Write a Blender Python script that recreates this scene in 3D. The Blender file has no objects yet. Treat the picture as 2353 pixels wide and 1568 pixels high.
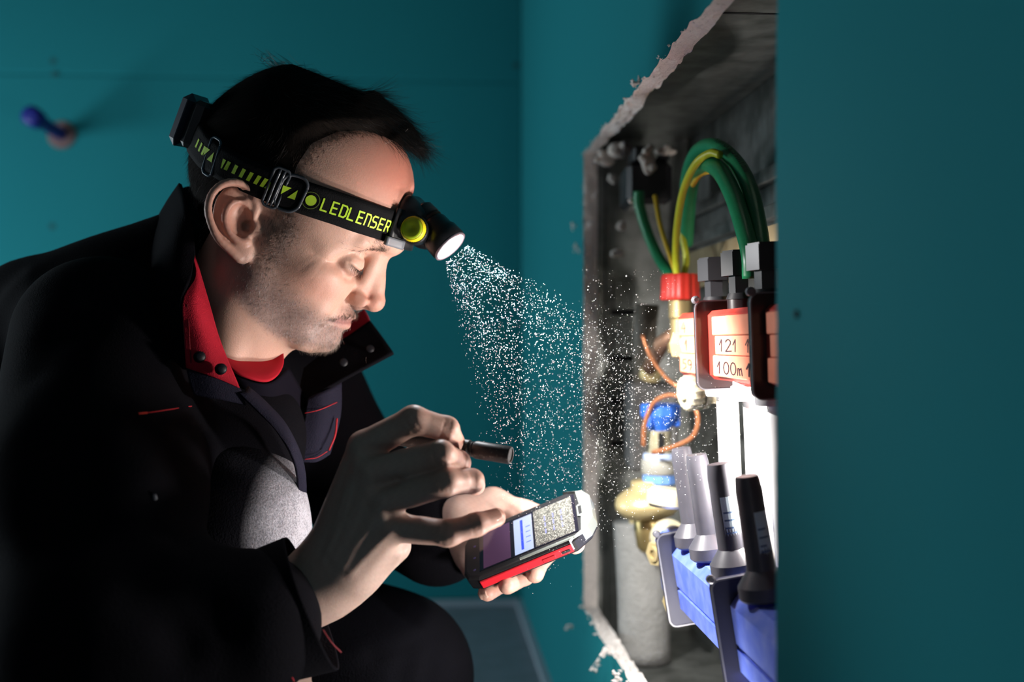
import bpy, math, random
import numpy as np
from mathutils import Vector, Matrix

random.seed(7)
rng = np.random.default_rng(11)
scene = bpy.context.scene
COL = scene.collection

# ------------------------------------------------------------------ camera, world, lights, exposure
FPX = 2614.0                       # focal length in pixels of a 2353 px wide frame (40 mm on 36 mm)

def P(px, py, d):
    """point at depth d (metres along the view axis) seen at the given photo position"""
    return np.array([(px - 1176.5) / FPX * d, d, (784.0 - py) / FPX * d])

cam_data = bpy.data.cameras.new('camera')
cam_data.sensor_width = 36.0
cam_data.lens = 36.0 * FPX / 2353.0
cam_data.clip_start = 0.02
cam_data.dof.use_dof = True
cam_data.dof.focus_distance = 0.935
cam_data.dof.aperture_fstop = 3.2
cam = bpy.data.objects.new('camera', cam_data)
cam.rotation_euler = (math.radians(90), 0, 0)
COL.objects.link(cam)
scene.camera = cam

world = bpy.data.worlds.new('room_dark')
world.use_nodes = True
world.node_tree.nodes['Background'].inputs[0].default_value = (0.78, 0.86, 1.0, 1)
world.node_tree.nodes['Background'].inputs[1].default_value = 0.145
scene.world = world

scene.view_settings.view_transform = 'Standard'
scene.view_settings.look = 'None'
scene.view_settings.exposure = 0.0
scene.view_settings.gamma = 1.0
scene.view_settings.use_curve_mapping = False

def aim(o, target):
    d = Vector(target) - o.location
    o.rotation_euler = d.to_track_quat('-Z', 'Y').to_euler()

def area_light(name, loc, target, sx, sy, power, color):
    ld = bpy.data.lights.new(name, 'AREA')
    ld.shape = 'RECTANGLE'
    ld.size, ld.size_y = sx, sy
    ld.energy = power
    ld.color = color
    o = bpy.data.objects.new(name, ld)
    o.location = loc
    COL.objects.link(o)
    aim(o, target)
    return o

# added light for an assumed window, left and behind the man (outside the frame)
ASSUMED_WINDOW_LIGHT = area_light('assumed_window_light', (-1.78, 1.50, 0.02), (0.1, 1.7, 0.10), 0.55, 0.7, 16.0, (0.80, 0.93, 1.0))  # placed so the back wall grades brighter towards the left
LAMP_POS = P(1036, 566, 0.985)            # lens of the headlamp
LAMP_AIM = P(1600, 1010, 1.06)
WORK_POWER = 2.3  # for the assumed lights added in the cabinet
WORK2_POWER = 2.4
HEAD_POWER = 20.0

# ------------------------------------------------------------------ wall frame of the right hand wall
WU = np.array([-0.0750, 0.9972, 0.0])     # along the wall, away from the camera
WN = np.array([0.9972, 0.0750, 0.0])      # into the wall
W0 = np.array([0.2, 0.0, 0.0])
def W(s, t, z):
    return W0 + WU * s + WN * t + np.array([0, 0, z])
WM = np.eye(4); WM[:3, 0] = WU; WM[:3, 1] = WN; WM[:3, 2] = (0, 0, 1); WM[:3, 3] = W0   # (s,t,z) -> world
FLOOR_Z = -0.556
CORNER_S = 2.41

# ------------------------------------------------------------------ materials
MATS = {}
def mat(name, base, rough=0.6, metal=0.0, spec=0.5, noise=None, bump=None, emit=None, trans=0.0, sss=0.0, sheen=0.0, coat=0.0, attr=None, alpha=1.0, ior=1.45):
    """noise = (scale, colour2, amount[, contrast lo, hi]); bump = (scale, strength, distance)"""
    if name in MATS: return MATS[name]
    m = bpy.data.materials.new(name); m.use_nodes = True
    nt = m.node_tree; b = nt.nodes['Principled BSDF']
    b.inputs['Base Color'].default_value = (*base, 1)
    b.inputs['Roughness'].default_value = rough
    b.inputs['Metallic'].default_value = metal
    b.inputs['Specular IOR Level'].default_value = spec
    b.inputs['IOR'].default_value = ior
    b.inputs['Transmission Weight'].default_value = trans
    b.inputs['Sheen Weight'].default_value = sheen
    b.inputs['Coat Weight'].default_value = coat
    if sss:
        b.inputs['Subsurface Weight'].default_value = sss
        b.inputs['Subsurface Radius'].default_value = (1.0, 0.35, 0.2)
        b.inputs['Subsurface Scale'].default_value = 0.004
    if emit:
        b.inputs['Emission Color'].default_value = (*emit[0], 1)
        b.inputs['Emission Strength'].default_value = emit[1]
        if emit[1] < 50: m.cycles.emission_sampling = 'NONE'
    tc = nt.nodes.new('ShaderNodeTexCoord')
    col_out = None
    if attr:
        a = nt.nodes.new('ShaderNodeAttribute'); a.attribute_name = attr
        col_out = a.outputs['Color']
        nt.links.new(col_out, b.inputs['Base Color'])
    if noise:
        n = nt.nodes.new('ShaderNodeTexNoise'); n.inputs['Scale'].default_value = noise[0]; n.inputs['Detail'].default_value = 3
        nt.links.new(tc.outputs['Object'], n.inputs['Vector'])
        r = nt.nodes.new('ShaderNodeValToRGB')
        lo, hi = (noise[3], noise[4]) if len(noise) > 3 else (0.35, 0.7)
        r.color_ramp.elements[0].position = lo; r.color_ramp.elements[1].position = hi
        r.color_ramp.elements[0].color = (0, 0, 0, 1); r.color_ramp.elements[1].color = (noise[2],) * 3 + (1,)
        nt.links.new(n.outputs['Fac'], r.inputs['Fac'])
        mx = nt.nodes.new('ShaderNodeMix'); mx.data_type = 'RGBA'
        nt.links.new(r.outputs['Color'], mx.inputs[0])
        if col_out: nt.links.new(col_out, mx.inputs[6])
        else: mx.inputs[6].default_value = (*base, 1)
        mx.inputs[7].default_value = (*noise[1], 1)
        nt.links.new(mx.outputs[2], b.inputs['Base Color'])
    if bump:
        n = nt.nodes.new('ShaderNodeTexNoise'); n.inputs['Scale'].default_value = bump[0]; n.inputs['Detail'].default_value = 2
        nt.links.new(tc.outputs['Object'], n.inputs['Vector'])
        bp = nt.nodes.new('ShaderNodeBump'); bp.inputs['Strength'].default_value = bump[1]; bp.inputs['Distance'].default_value = bump[2]
        nt.links.new(n.outputs['Fac'], bp.inputs['Height'])
        nt.links.new(bp.outputs['Normal'], b.inputs['Normal'])
    MATS[name] = m
    return m

# ------------------------------------------------------------------ mesh helpers
class MB:
    """collects vertices and faces (with material slots) of ONE mesh"""
    def __init__(self):
        self.v = []; self.f = []; self.m = []; self.n = 0
    def add(self, verts, faces, mi=0, M=None):
        verts = np.asarray(verts, float)
        if M is not None:
            verts = verts @ np.asarray(M)[:3, :3].T + np.asarray(M)[:3, 3]
        self.v.append(verts)
        for fc in faces:
            self.f.append([int(i) + self.n for i in fc]); self.m.append(mi)
        self.n += len(verts)
        return self
    def box(self, lo, hi, mi=0, M=None, bev=0.0):
        lo = np.array(lo, float); hi = np.array(hi, float)
        if bev <= 0:
            v = [(x, y, z) for x in (lo[0], hi[0]) for y in (lo[1], hi[1]) for z in (lo[2], hi[2])]
            f = [(0, 1, 3, 2), (4, 6, 7, 5), (0, 4, 5, 1), (2, 3, 7, 6), (0, 2, 6, 4), (1, 5, 7, 3)]
            return self.add(v, f, mi, M)
        c = (lo + hi) / 2; h = (hi - lo) / 2; b = min(bev, *(h * 0.99))
        vs = []; idx = {}
        for sx in (-1, 1):
            for sy in (-1, 1):
                for sz in (-1, 1):
                    s = np.array([sx, sy, sz])
                    for a in range(3):
                        p = h.copy() - b; p[a] = h[a]
                        idx[(sx, sy, sz, a)] = len(vs); vs.append(c + s * p)
        fs = []
        for a in range(3):
            for s in (-1, 1):
                o = [i for i in range(3) if i != a]
                q = []
                for (p, r) in ((-1, -1), (1, -1), (1, 1), (-1, 1)):
                    k = [0, 0, 0]; k[a] = s; k[o[0]] = p; k[o[1]] = r
                    q.append(idx[(*k, a)])
                if (s > 0) == (a == 1): q = q[::-1]
                fs.append(q)
        for a in range(3):
            o = [i for i in range(3) if i != a]
            for p in (-1, 1):
                for r in (-1, 1):
                    k0 = [0, 0, 0]; k1 = [0, 0, 0]
                    k0[a] = -1; k1[a] = 1
                    for k in (k0, k1): k[o[0]] = p; k[o[1]] = r
                    fs.append([idx[(*k0, o[0])], idx[(*k1, o[0])], idx[(*k1, o[1])], idx[(*k0, o[1])]])
        for sx in (-1, 1):
            for sy in (-1, 1):
                for sz in (-1, 1):
                    fs.append([idx[(sx, sy, sz, a)] for a in range(3)])
        return self.add(vs, fs, mi, M)
    def lathe(self, prof, n=24, mi=0, M=None, cap=True, flute=None):
        """prof: list of (radius, height) along +z; flute=(count, depth)"""
        v = []; f = []
        for (r, z) in prof:
            for k in range(n):
                a = 2 * math.pi * k / n
                rr = r
                if flute: rr = r * (1 + flute[1] * math.cos(a * flute[0]))
                v.append((rr * math.cos(a), rr * math.sin(a), z))
        for i in range(len(prof) - 1):
            for k in range(n):
                k2 = (k + 1) % n
                f.append((i * n + k, i * n + k2, (i + 1) * n + k2, (i + 1) * n + k))
        if cap:
            f.append(tuple(range(n))[::-1]); f.append(tuple(range((len(prof) - 1) * n, len(prof) * n)))
        return self.add(v, f, mi, M)
    def tube(self, pts, r, n=10, mi=0, M=None, cap=True, squash=None):
        pts = np.asarray(pts, float); N = len(pts)
        rs = np.full(N, r) if np.isscalar(r) else np.asarray(r, float)
        T = np.gradient(pts, axis=0); T /= np.linalg.norm(T, axis=1)[:, None] + 1e-12
        ref = np.array([0, 0, 1.0]) if abs(T[0][2]) < 0.9 else np.array([0, 1.0, 0])
        A = np.cross(T[0], ref); A /= np.linalg.norm(A)
        v = []
        for i in range(N):
            A = A - T[i] * (A @ T[i]); A /= np.linalg.norm(A)
            B = np.cross(T[i], A)
            for k in range(n):
                a = 2 * math.pi * k / n
                v.append(pts[i] + rs[i] * (math.cos(a) * A + math.sin(a) * B))
        f = []
        for i in range(N - 1):
            for k in range(n):
                k2 = (k + 1) % n
                f.append((i * n + k, i * n + k2, (i + 1) * n + k2, (i + 1) * n + k))
        if cap:
            f.append(tuple(range(n))[::-1]); f.append(tuple(range((N - 1) * n, N * n)))
        return self.add(v, f, mi, M)
    def prism(self, poly, z0, z1, mi=0, M=None):
        n = len(poly)
        v = [(x, y, z0) for x, y in poly] + [(x, y, z1) for x, y in poly]
        f = [tuple(range(n))[::-1], tuple(range(n, 2 * n))]
        for k in range(n):
            k2 = (k + 1) % n
            f.append((k, k2, n + k2, n + k))
        return self.add(v, f, mi, M)
    def grid(self, G, mi=0, thick=0.0, flip=False):
        """G: (rows, cols, 3) patch; thick > 0 gives it a second side and rims"""
        G = np.asarray(G, float); R, C = G.shape[:2]
        du = np.gradient(G, axis=1); dv = np.gradient(G, axis=0)
        Nn = np.cross(du, dv); Nn /= np.linalg.norm(Nn, axis=2)[:, :, None] + 1e-12
        idx = lambda i, j, o=0: o + i * C + j
        v = list(G.reshape(-1, 3)); f = []
        for i in range(R - 1):
            for j in range(C - 1):
                q = (idx(i, j), idx(i, j + 1), idx(i + 1, j + 1), idx(i + 1, j))
                f.append(q)
        if thick:
            o = R * C
            v += list((G - Nn * thick).reshape(-1, 3))
            for i in range(R - 1):
                for j in range(C - 1):
                    f.append((idx(i, j, o), idx(i + 1, j, o), idx(i + 1, j + 1, o), idx(i, j + 1, o)))
            rim = [(0, j) for j in range(C)] + [(i, C - 1) for i in range(1, R)] + [(R - 1, j) for j in range(C - 2, -1, -1)] + [(i, 0) for i in range(R - 2, 0, -1)]
            for a, b in zip(rim, rim[1:] + rim[:1]):
                f.append((idx(*b), idx(*a), idx(*a, o), idx(*b, o)))
        return self.add(v, f, mi)
    def build(self, name, mats, parent=None, smooth=False, kind=None, angle=None):
        me = bpy.data.meshes.new(name)
        V = np.concatenate(self.v) if self.v else np.zeros((0, 3))
        me.from_pydata(V.tolist(), [], self.f)
        if not isinstance(mats, (list, tuple)): mats = [mats]
        for m in mats: me.materials.append(m)
        if len(mats) > 1: me.polygons.foreach_set('material_index', self.m)
        if smooth: me.polygons.foreach_set('use_smooth', [True] * len(self.f))
        me.update()
        o = link(bpy.data.objects.new(name, me), parent)
        if angle is not None:
            me.polygons.foreach_set('use_smooth', [True] * len(self.f))
            me.set_sharp_from_angle(angle=math.radians(angle))
        if kind: o['kind'] = kind
        return o

def link(o, parent=None):
    COL.objects.link(o)
    if parent is not None:
        o.parent = parent
        o.matrix_parent_inverse = Matrix.Translation(-Vector(ROOTLOC[parent.name])) if parent.name in ROOTLOC else Matrix.Identity(4)
    return o
ROOTLOC = {}

def thing(name, label, cat, loc, group=None):
    o = bpy.data.objects.new(name, None)
    o.location = [float(c) for c in loc]
    o.empty_display_size = 0.03
    COL.objects.link(o)
    ROOTLOC[o.name] = tuple(float(c) for c in loc)
    o['label'] = label; o['category'] = cat
    if group: o['group'] = group
    return o
def tag(o, label, cat, group=None):
    o['label'] = label; o['category'] = cat
    if group: o['group'] = group
    return o
def structure(o):
    o['kind'] = 'structure'; return o

def axis_matrix(origin, zdir, xhint=(1, 0, 0)):
    z = np.asarray(zdir, float); z = z / np.linalg.norm(z)
    x = np.asarray(xhint, float); x = x - z * (x @ z)
    if np.linalg.norm(x) < 1e-6:
        x = np.array([0, 1.0, 0]) - z * z[1]
    x /= np.linalg.norm(x); y = np.cross(z, x)
    M = np.eye(4); M[:3, 0] = x; M[:3, 1] = y; M[:3, 2] = z; M[:3, 3] = origin
    return M
def spline(pts, n):
    """Catmull-Rom through points, n samples"""
    p = np.asarray(pts, float)
    p = np.vstack([2 * p[0] - p[1], p, 2 * p[-1] - p[-2]])
    m = len(p) - 3
    out = []
    for q in np.linspace(0, m - 1e-9, n):
        i = int(q); t = q - i
        a, b, c, d = p[i:i + 4]
        out.append(0.5 * (2 * b + (c - a) * t + (2 * a - 5 * b + 4 * c - d) * t * t + (3 * b - a - 3 * c + d) * t ** 3))
    return np.array(out)
def patch(rows, nr, nc):
    """smooth patch through rows of (px, py, depth) control points"""
    rr = [spline([P(*p) for p in row], nc) for row in rows]
    rr = np.array(rr)
    return np.stack([spline(rr[:, j], nr) for j in range(nc)], axis=1)
def rrect(w, h, r, n=5):
    pts = []
    for cx, cy, a0 in ((w/2 - r, h/2 - r, 0), (-w/2 + r, h/2 - r, 90), (-w/2 + r, -h/2 + r, 180), (w/2 - r, -h/2 + r, 270)):
        for k in range(n):
            a = math.radians(a0 + 90 * k / (n - 1))
            pts.append((cx + r * math.cos(a), cy + r * math.sin(a)))
    return pts
def hexagon(r, rot=0):
    return [(r * math.cos(math.radians(60 * k + rot)), r * math.sin(math.radians(60 * k + rot))) for k in range(6)]

# ------------------------------------------------------------------ signed distance fields -> smooth meshes
class Field:
    def __init__(self, lo, hi, h):
        self.lo = np.array(lo, np.float32); self.h = h
        self.n = np.ceil((np.array(hi) - np.array(lo)) / h).astype(int) + 1
        self.v = np.full(self.n, 0.2, np.float32)
        self.ax = [self.lo[i] + h * np.arange(self.n[i], dtype=np.float32) for i in range(3)]
    def _box(self, lo, hi, pad):
        sl = []
        for i in range(3):
            a = int(np.clip(math.floor((lo[i] - pad - self.lo[i]) / self.h), 0, self.n[i]))
            b = int(np.clip(math.ceil((hi[i] + pad - self.lo[i]) / self.h) + 1, 0, self.n[i]))
            sl.append(slice(a, b))
        return tuple(sl)
    def apply(self, fn, lo, hi, k=0.0, op='u'):
        sl = self._box(lo, hi, k + 4 * self.h)
        X = self.ax[0][sl[0]][:, None, None]; Y = self.ax[1][sl[1]][None, :, None]; Z = self.ax[2][sl[2]][None, None, :]
        d = fn(X, Y, Z).astype(np.float32)
        a = self.v[sl]
        if op == 'u':
            if k > 0:
                hh = np.clip(0.5 + 0.5 * (a - d) / k, 0, 1)
                self.v[sl] = a * (1 - hh) + d * hh - k * hh * (1 - hh)
            else: self.v[sl] = np.minimum(a, d)
        elif op == 's':
            if k > 0:
                hh = np.clip(0.5 - 0.5 * (a + d) / k, 0, 1)
                self.v[sl] = a * (1 - hh) - d * hh + k * hh * (1 - hh)
            else: self.v[sl] = np.maximum(a, -d)
        elif op == 'add':           # d is a displacement to subtract (positive = outwards)
            self.v[sl] = a - d
    def ell(self, c, r, k=0.0, op='u', M=None):
        c = np.array(c, float); r = np.array(r, float); R = r.max()
        def fn(X, Y, Z):
            x, y, z = X - c[0], Y - c[1], Z - c[2]
            if M is not None:
                x, y, z = (M[0][0]*x + M[0][1]*y + M[0][2]*z, M[1][0]*x + M[1][1]*y + M[1][2]*z, M[2][0]*x + M[2][1]*y + M[2][2]*z)
            k0 = np.sqrt((x/r[0])**2 + (y/r[1])**2 + (z/r[2])**2)
            k1 = np.sqrt((x/r[0]**2)**2 + (y/r[1]**2)**2 + (z/r[2]**2)**2)
            return k0 * (k0 - 1) / (k1 + 1e-6)
        rr = r if M is None else np.array([R, R, R])
        self.apply(fn, c - rr, c + rr, k, op)
    def cap(self, a, b, ra, rb, k=0.0, op='u'):
        a = np.array(a, float); b = np.array(b, float); ba = b - a; L2 = float(ba @ ba) + 1e-12
        def fn(X, Y, Z):
            x, y, z = X - a[0], Y - a[1], Z - a[2]
            t = np.clip((x*ba[0] + y*ba[1] + z*ba[2]) / L2, 0, 1)
            return np.sqrt((x - t*ba[0])**2 + (y - t*ba[1])**2 + (z - t*ba[2])**2) - (ra + (rb - ra) * t)
        R = max(ra, rb)
        self.apply(fn, np.minimum(a, b) - R, np.maximum(a, b) + R, k, op)
    def chain(self, pts, rs, k=0.0, op='u'):
        for i in range(len(pts) - 1):
            self.cap(pts[i], pts[i+1], rs[i], rs[i+1], k, op)
    def groove(self, pts, w, depth, n=None):
        """soft furrow (depth > 0) or ridge (depth < 0) of half-width w along a polyline"""
        pts = np.asarray(pts, float)
        def fn(X, Y, Z):
            best = None
            for a, b in zip(pts[:-1], pts[1:]):
                ba = b - a; L2 = float(ba @ ba) + 1e-12
                x, y, z = X - a[0], Y - a[1], Z - a[2]
                t = np.clip((x*ba[0] + y*ba[1] + z*ba[2]) / L2, 0, 1)
                d2 = (x - t*ba[0])**2 + (y - t*ba[1])**2 + (z - t*ba[2])**2
                best = d2 if best is None else np.minimum(best, d2)
            return -depth * np.exp(-best / (w * w))
        self.apply(fn, pts.min(0) - 2.5 * w, pts.max(0) + 2.5 * w, 0, 'add')
    def furrow(self, pts, w, depth, n=10):
        """a groove whose path is first laid onto the surface"""
        pts = spline(np.asarray(pts, float), n) if len(pts) > 1 else np.asarray(pts, float)
        for _ in range(4): pts = pts - self.grad(pts) * np.clip(self.sample(pts), -0.004, 0.004)[:, None]
        self.groove(pts, w, depth)
    def sample(self, p):
        p = np.atleast_2d(p); q = (p - self.lo) / self.h
        q = np.clip(q, 0, np.array(self.n) - 1.001); i = q.astype(int); t = q - i
        out = 0
        for dx in (0, 1):
            for dy in (0, 1):
                for dz in (0, 1):
                    w = np.abs(1 - dx - t[:, 0]) * np.abs(1 - dy - t[:, 1]) * np.abs(1 - dz - t[:, 2])
                    out = out + w * self.v[i[:, 0] + dx, i[:, 1] + dy, i[:, 2] + dz]
        return out
    def grad(self, p, e=None):
        e = e or self.h
        p = np.atleast_2d(p)
        g = np.stack([self.sample(p + np.eye(3)[i] * e) - self.sample(p - np.eye(3)[i] * e) for i in range(3)], 1)
        return g / (np.linalg.norm(g, axis=1)[:, None] + 1e-9)
    def mesh(self, smooth=1):
        """surface nets"""
        v = self.v; s = v < 0
        n = self.n
        c = np.zeros(tuple(n - 1), np.int8)
        for dx in (0, 1):
            for dy in (0, 1):
                for dz in (0, 1):
                    c += s[dx:n[0]-1+dx, dy:n[1]-1+dy, dz:n[2]-1+dz]
        act = np.argwhere((c > 0) & (c < 8))
        acc = np.zeros((len(act), 3)); cnt = np.zeros(len(act))
        for ax in range(3):
            o = [i for i in range(3) if i != ax]
            for p in (0, 1):
                for q in (0, 1):
                    i0 = act.copy(); i0[:, o[0]] += p; i0[:, o[1]] += q
                    i1 = i0.copy(); i1[:, ax] += 1
                    a = v[i0[:, 0], i0[:, 1], i0[:, 2]]; b = v[i1[:, 0], i1[:, 1], i1[:, 2]]
                    mk = (a < 0) != (b < 0)
                    t = np.where(mk, a / np.where(mk, a - b, 1), 0)
                    pos = i0.astype(float); pos[:, ax] += t
                    acc[mk] += pos[mk]; cnt[mk] += 1
        V = self.lo + self.h * (acc / cnt[:, None])
        ids = np.full(tuple(n - 1), -1, np.int64)
        ids[act[:, 0], act[:, 1], act[:, 2]] = np.arange(len(act))
        quads = []
        for ax in range(3):
            o = [(ax + 1) % 3, (ax + 2) % 3]
            sl0 = [slice(1, n[i] - 1) for i in range(3)]; sl1 = list(sl0)
            sl0[ax] = slice(0, n[ax] - 1); sl1[ax] = slice(1, n[ax])
            e = s[tuple(sl0)] != s[tuple(sl1)]
            w = np.argwhere(e)
            off = np.array([1, 1, 1]); off[ax] = 0
            w = w + off
            def cell(d0, d1):
                q = w.copy(); q[:, o[0]] -= d0; q[:, o[1]] -= d1
                return ids[q[:, 0], q[:, 1], q[:, 2]]
            Q = np.stack([cell(0, 0), cell(1, 0), cell(1, 1), cell(0, 1)], 1)
            inside = s[w[:, 0], w[:, 1], w[:, 2]]
            Q[~inside] = Q[~inside][:, ::-1]
            quads.append(Q)
        Q = np.concatenate(quads)
        Q = Q[(Q >= 0).all(1)][:, ::-1]
        # relax along the surface, then pull back onto it
        for _ in range(smooth):
            S = np.zeros_like(V); cn = np.zeros(len(V))
            for k in range(4):
                np.add.at(S, Q[:, k], V[Q[:, (k+1) % 4]]); np.add.at(cn, Q[:, k], 1)
                np.add.at(S, Q[:, (k+1) % 4], V[Q[:, k]]); np.add.at(cn, Q[:, (k+1) % 4], 1)
            V = 0.4 * V + 0.6 * S / np.maximum(cn, 1)[:, None]
            V = V - self.grad(V) * self.sample(V)[:, None]
        return V, Q

def np_mesh(name, V, Q, mats, parent=None, smooth=True, color=None, mi=None, subdivide=0, attrs=None):
    me = bpy.data.meshes.new(name)
    Q = np.asarray(Q); k = Q.shape[1]
    me.vertices.add(len(V)); me.vertices.foreach_set('co', np.asarray(V, np.float32).ravel())
    me.loops.add(Q.size); me.loops.foreach_set('vertex_index', Q.ravel().astype(np.int32))
    me.polygons.add(len(Q)); me.polygons.foreach_set('loop_start', np.arange(0, Q.size, k, dtype=np.int32))
    if not isinstance(mats, (list, tuple)): mats = [mats]
    for m in mats: me.materials.append(m)
    if mi is not None: me.polygons.foreach_set('material_index', np.asarray(mi, np.int32))
    if smooth: me.polygons.foreach_set('use_smooth', np.ones(len(Q), bool))
    if color is not None:
        ca = me.color_attributes.new('tint', 'FLOAT_COLOR', 'POINT')
        ca.data.foreach_set('color', np.concatenate([color, np.ones((len(V), 1))], 1).astype(np.float32).ravel())
    me.update(calc_edges=True); me.validate()
    return link(bpy.data.objects.new(name, me), parent)
scene.cycles.max_bounces = 4; scene.cycles.diffuse_bounces = 2; scene.cycles.glossy_bounces = 2
scene.cycles.use_light_tree = False; scene.cycles.use_adaptive_sampling = True; scene.cycles.adaptive_threshold = 0.04
scene.cycles.transmission_bounces = 4; scene.cycles.caustics_reflective = False; scene.cycles.caustics_refractive = False
def sstep(a, b, x):
    t = np.clip((x - a) / (b - a), 0, 1); return t * t * (3 - 2 * t)

# =================================================================== the setting
M_teal = mat('teal_plasterboard', (0.017, 0.215, 0.245), 0.85, spec=0.08)
M_gyp = mat('gypsum_core', (0.90, 0.84, 0.80), 0.95, noise=(260.0, (0.72, 0.66, 0.62), 0.5), bump=(420, 0.9, 0.003))
M_floor = mat('screed_floor', (0.19, 0.23, 0.27), 0.85, noise=(30, (0.14, 0.18, 0.20), 0.7), bump=(300, 0.3, 0.002))
M_foam = mat('edge_strip_foam', (0.33, 0.40, 0.46), 0.8, bump=(200, 0.3, 0.001))
M_steel = mat('galvanised_steel', (0.27, 0.28, 0.27), 0.42, metal=0.85, noise=(38.0, (0.10, 0.11, 0.10), 0.85), bump=(120, 0.12, 0.001))
M_dark = mat('dark_slot', (0.006, 0.006, 0.007), 0.9)
M_wallhid = mat('masonry', (0.25, 0.25, 0.25), 0.9, noise=(20, (0.18, 0.18, 0.18), 0.6))

# floor and its light perimeter strip
def wbox(mb, lo, hi, mi=0, bev=0.0):
    return mb.box(lo, hi, mi, WM, bev)
o = structure(wbox(MB(), (-2.0, -3.6, FLOOR_Z - 0.1), (CORNER_S + 0.1, 0.35, FLOOR_Z)).build('floor', M_floor))
o = structure(wbox(MB(), (-2.0, -0.012, FLOOR_Z), (CORNER_S, 0.0, FLOOR_Z + 0.012)).build('baseboard_right', M_foam))
o = structure(wbox(MB(), (CORNER_S - 0.012, -3.4, FLOOR_Z), (CORNER_S, -0.012, FLOOR_Z + 0.012)).build('baseboard_back', M_foam))

# back wall: masonry with plasterboard panels, a hair joint between them
wb = structure(wbox(MB(), (CORNER_S + 0.014, -3.4, FLOOR_Z), (CORNER_S + 0.12, 0.12, 2.3)).build('wall_back', M_wallhid))
JZ = 0.548
for (z0, z1) in ((FLOOR_Z + 0.012, JZ - 0.0022), (JZ + 0.0022, 2.3)):
    MBp = wbox(MB(), (CORNER_S, -3.4, z0), (CORNER_S + 0.014, 0.0, z1), 0, 0.0025)
    MBp.build('plasterboard_panel', M_teal, wb)
wbox(MB(), (CORNER_S + 0.0028, -3.4, JZ - 0.004), (CORNER_S + 0.012, 0.0, JZ + 0.004)).build('joint_tape', M_teal, wb)

# filled screw heads on the back wall
M_fill = mat('filler_grey', (0.012, 0.10, 0.115), 0.9)
def back_pt(px, py, lift=0.0):
    D = P(px, py, 1.0)
    t = (CORNER_S - lift + W0 @ WU) / (D @ WU)
    return D * t
for i, (px, py) in enumerate([(122, 140), (126, 170), (1186, 150), (120, 520)]):
    c = back_pt(px, py, 0.0006)
    MB().lathe([(0.0, 0), (0.006, 0.0002), (0.007, 0.0008)], 14, M=axis_matrix(c, WU), cap=False).build('screw_spot', M_fill, wb)

# left wall with an assumed window opening around the added area light, and the wall behind the camera's left
wl = MB()
T_L = -1.99
wbox(wl, (-2.0, T_L - 0.12, FLOOR_Z), (0.85, T_L, 2.3)); wbox(wl, (1.95, T_L - 0.12, FLOOR_Z), (CORNER_S + 0.12, T_L, 2.3))
wbox(wl, (0.85, T_L - 0.12, FLOOR_Z), (1.95, T_L, -0.4)); wbox(wl, (0.85, T_L - 0.12, 0.45), (1.95, T_L, 2.3))
structure(wl.build('wall_left', M_teal))
structure(wbox(MB(), (-2.0, -3.6, 2.3), (CORNER_S + 0.12, 0.35, 2.4)).build('ceiling', mat('ceiling_grey', (0.3, 0.33, 0.34), 0.9)))

# ---------------------------------------------------------------- right wall: board with the roughly cut opening
S0, S1, Z0, Z1 = 0.652, 1.452, -0.338, 0.2395
BT = 0.018
def smooth_noise(n, scale, seed):
    r = np.random.default_rng(seed); k = max(4, int(n / scale))
    a = r.normal(size=k + 3)
    x = np.linspace(0, k, n); i = x.astype(int); t = x - i; t = t * t * (3 - 2 * t)
    return a[i] * (1 - t) + a[i + 1] * t
NS = 130
def side(a, b, seed, amp):
    t = np.linspace(0, 1, NS, endpoint=False)[:, None]
    base = np.array(a) * (1 - t) + np.array(b) * t
    d = np.array(b) - np.array(a); nrm = np.array([-d[1], d[0]]) / np.linalg.norm(d)
    w = np.minimum(1, np.minimum(t, 1 - t) * 14)
    off = amp * (smooth_noise(NS, 9, seed)[:, None] * 0.9 + smooth_noise(NS, 2, seed + 1)[:, None] * 0.55) * w
    return base + off * nrm
co = [(S0, Z0), (S1, Z0), (S1, Z1), (S0, Z1)]
amps = [0.0022, 0.0010, 0.0024, 0.0008]
inner_f = np.concatenate([side(co[i], co[(i + 1) % 4], 5 + 7 * i, amps[i]) for i in range(4)])
# rounded-off corners like a saw cut with a chamfer at the far top
inner_b = np.concatenate([side(co[i], co[(i + 1) % 4], 50 + 7 * i, amps[i] * 0.9) for i in range(4)])
oc = [(-0.9, FLOOR_Z), (CORNER_S, FLOOR_Z), (CORNER_S, 2.3), (-0.9, 2.3)]
outer = np.concatenate([np.array(oc[i]) * (1 - t) + np.array(oc[(i + 1) % 4]) * t for i in range(4) for t in [np.linspace(0, 1, NS, endpoint=False)[:, None]]])
N = 4 * NS
LAY = 6
verts = [(s, 0.0, z) for s, z in outer] + [(s, 0.0, z) for s, z in inner_f]
for l in range(1, LAY):
    q = l / (LAY - 1)
    jit = np.random.default_rng(90 + l).normal(size=(N, 2)) * (0.0007 if l < LAY - 1 else 0.0003)
    for k in range(N):
        p = inner_f[k] * (1 - q) + inner_b[k] * q + jit[k]
        verts.append((p[0], q * BT, p[1]))
nb = len(verts)
verts += [(s, BT, z) for s, z in outer]
faces = []; mi = []
for k in range(N):
    k2 = (k + 1) % N
    faces.append((k, k2, N + k2, N + k)); mi.append(0)
    for l in range(LAY - 1):
        a = N + l * N
        faces.append((a + k, a + k2, a + N + k2, a + N + k)); mi.append(1)
    a = N + (LAY - 1) * N
    faces.append((a + k, a + k2, nb + k2, nb + k)); mi.append(1)
mb = MB(); mb.add(verts, faces, 0, WM); mb.m = mi
wr = structure(mb.build('wall_right', [M_teal, M_gyp]))

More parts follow.
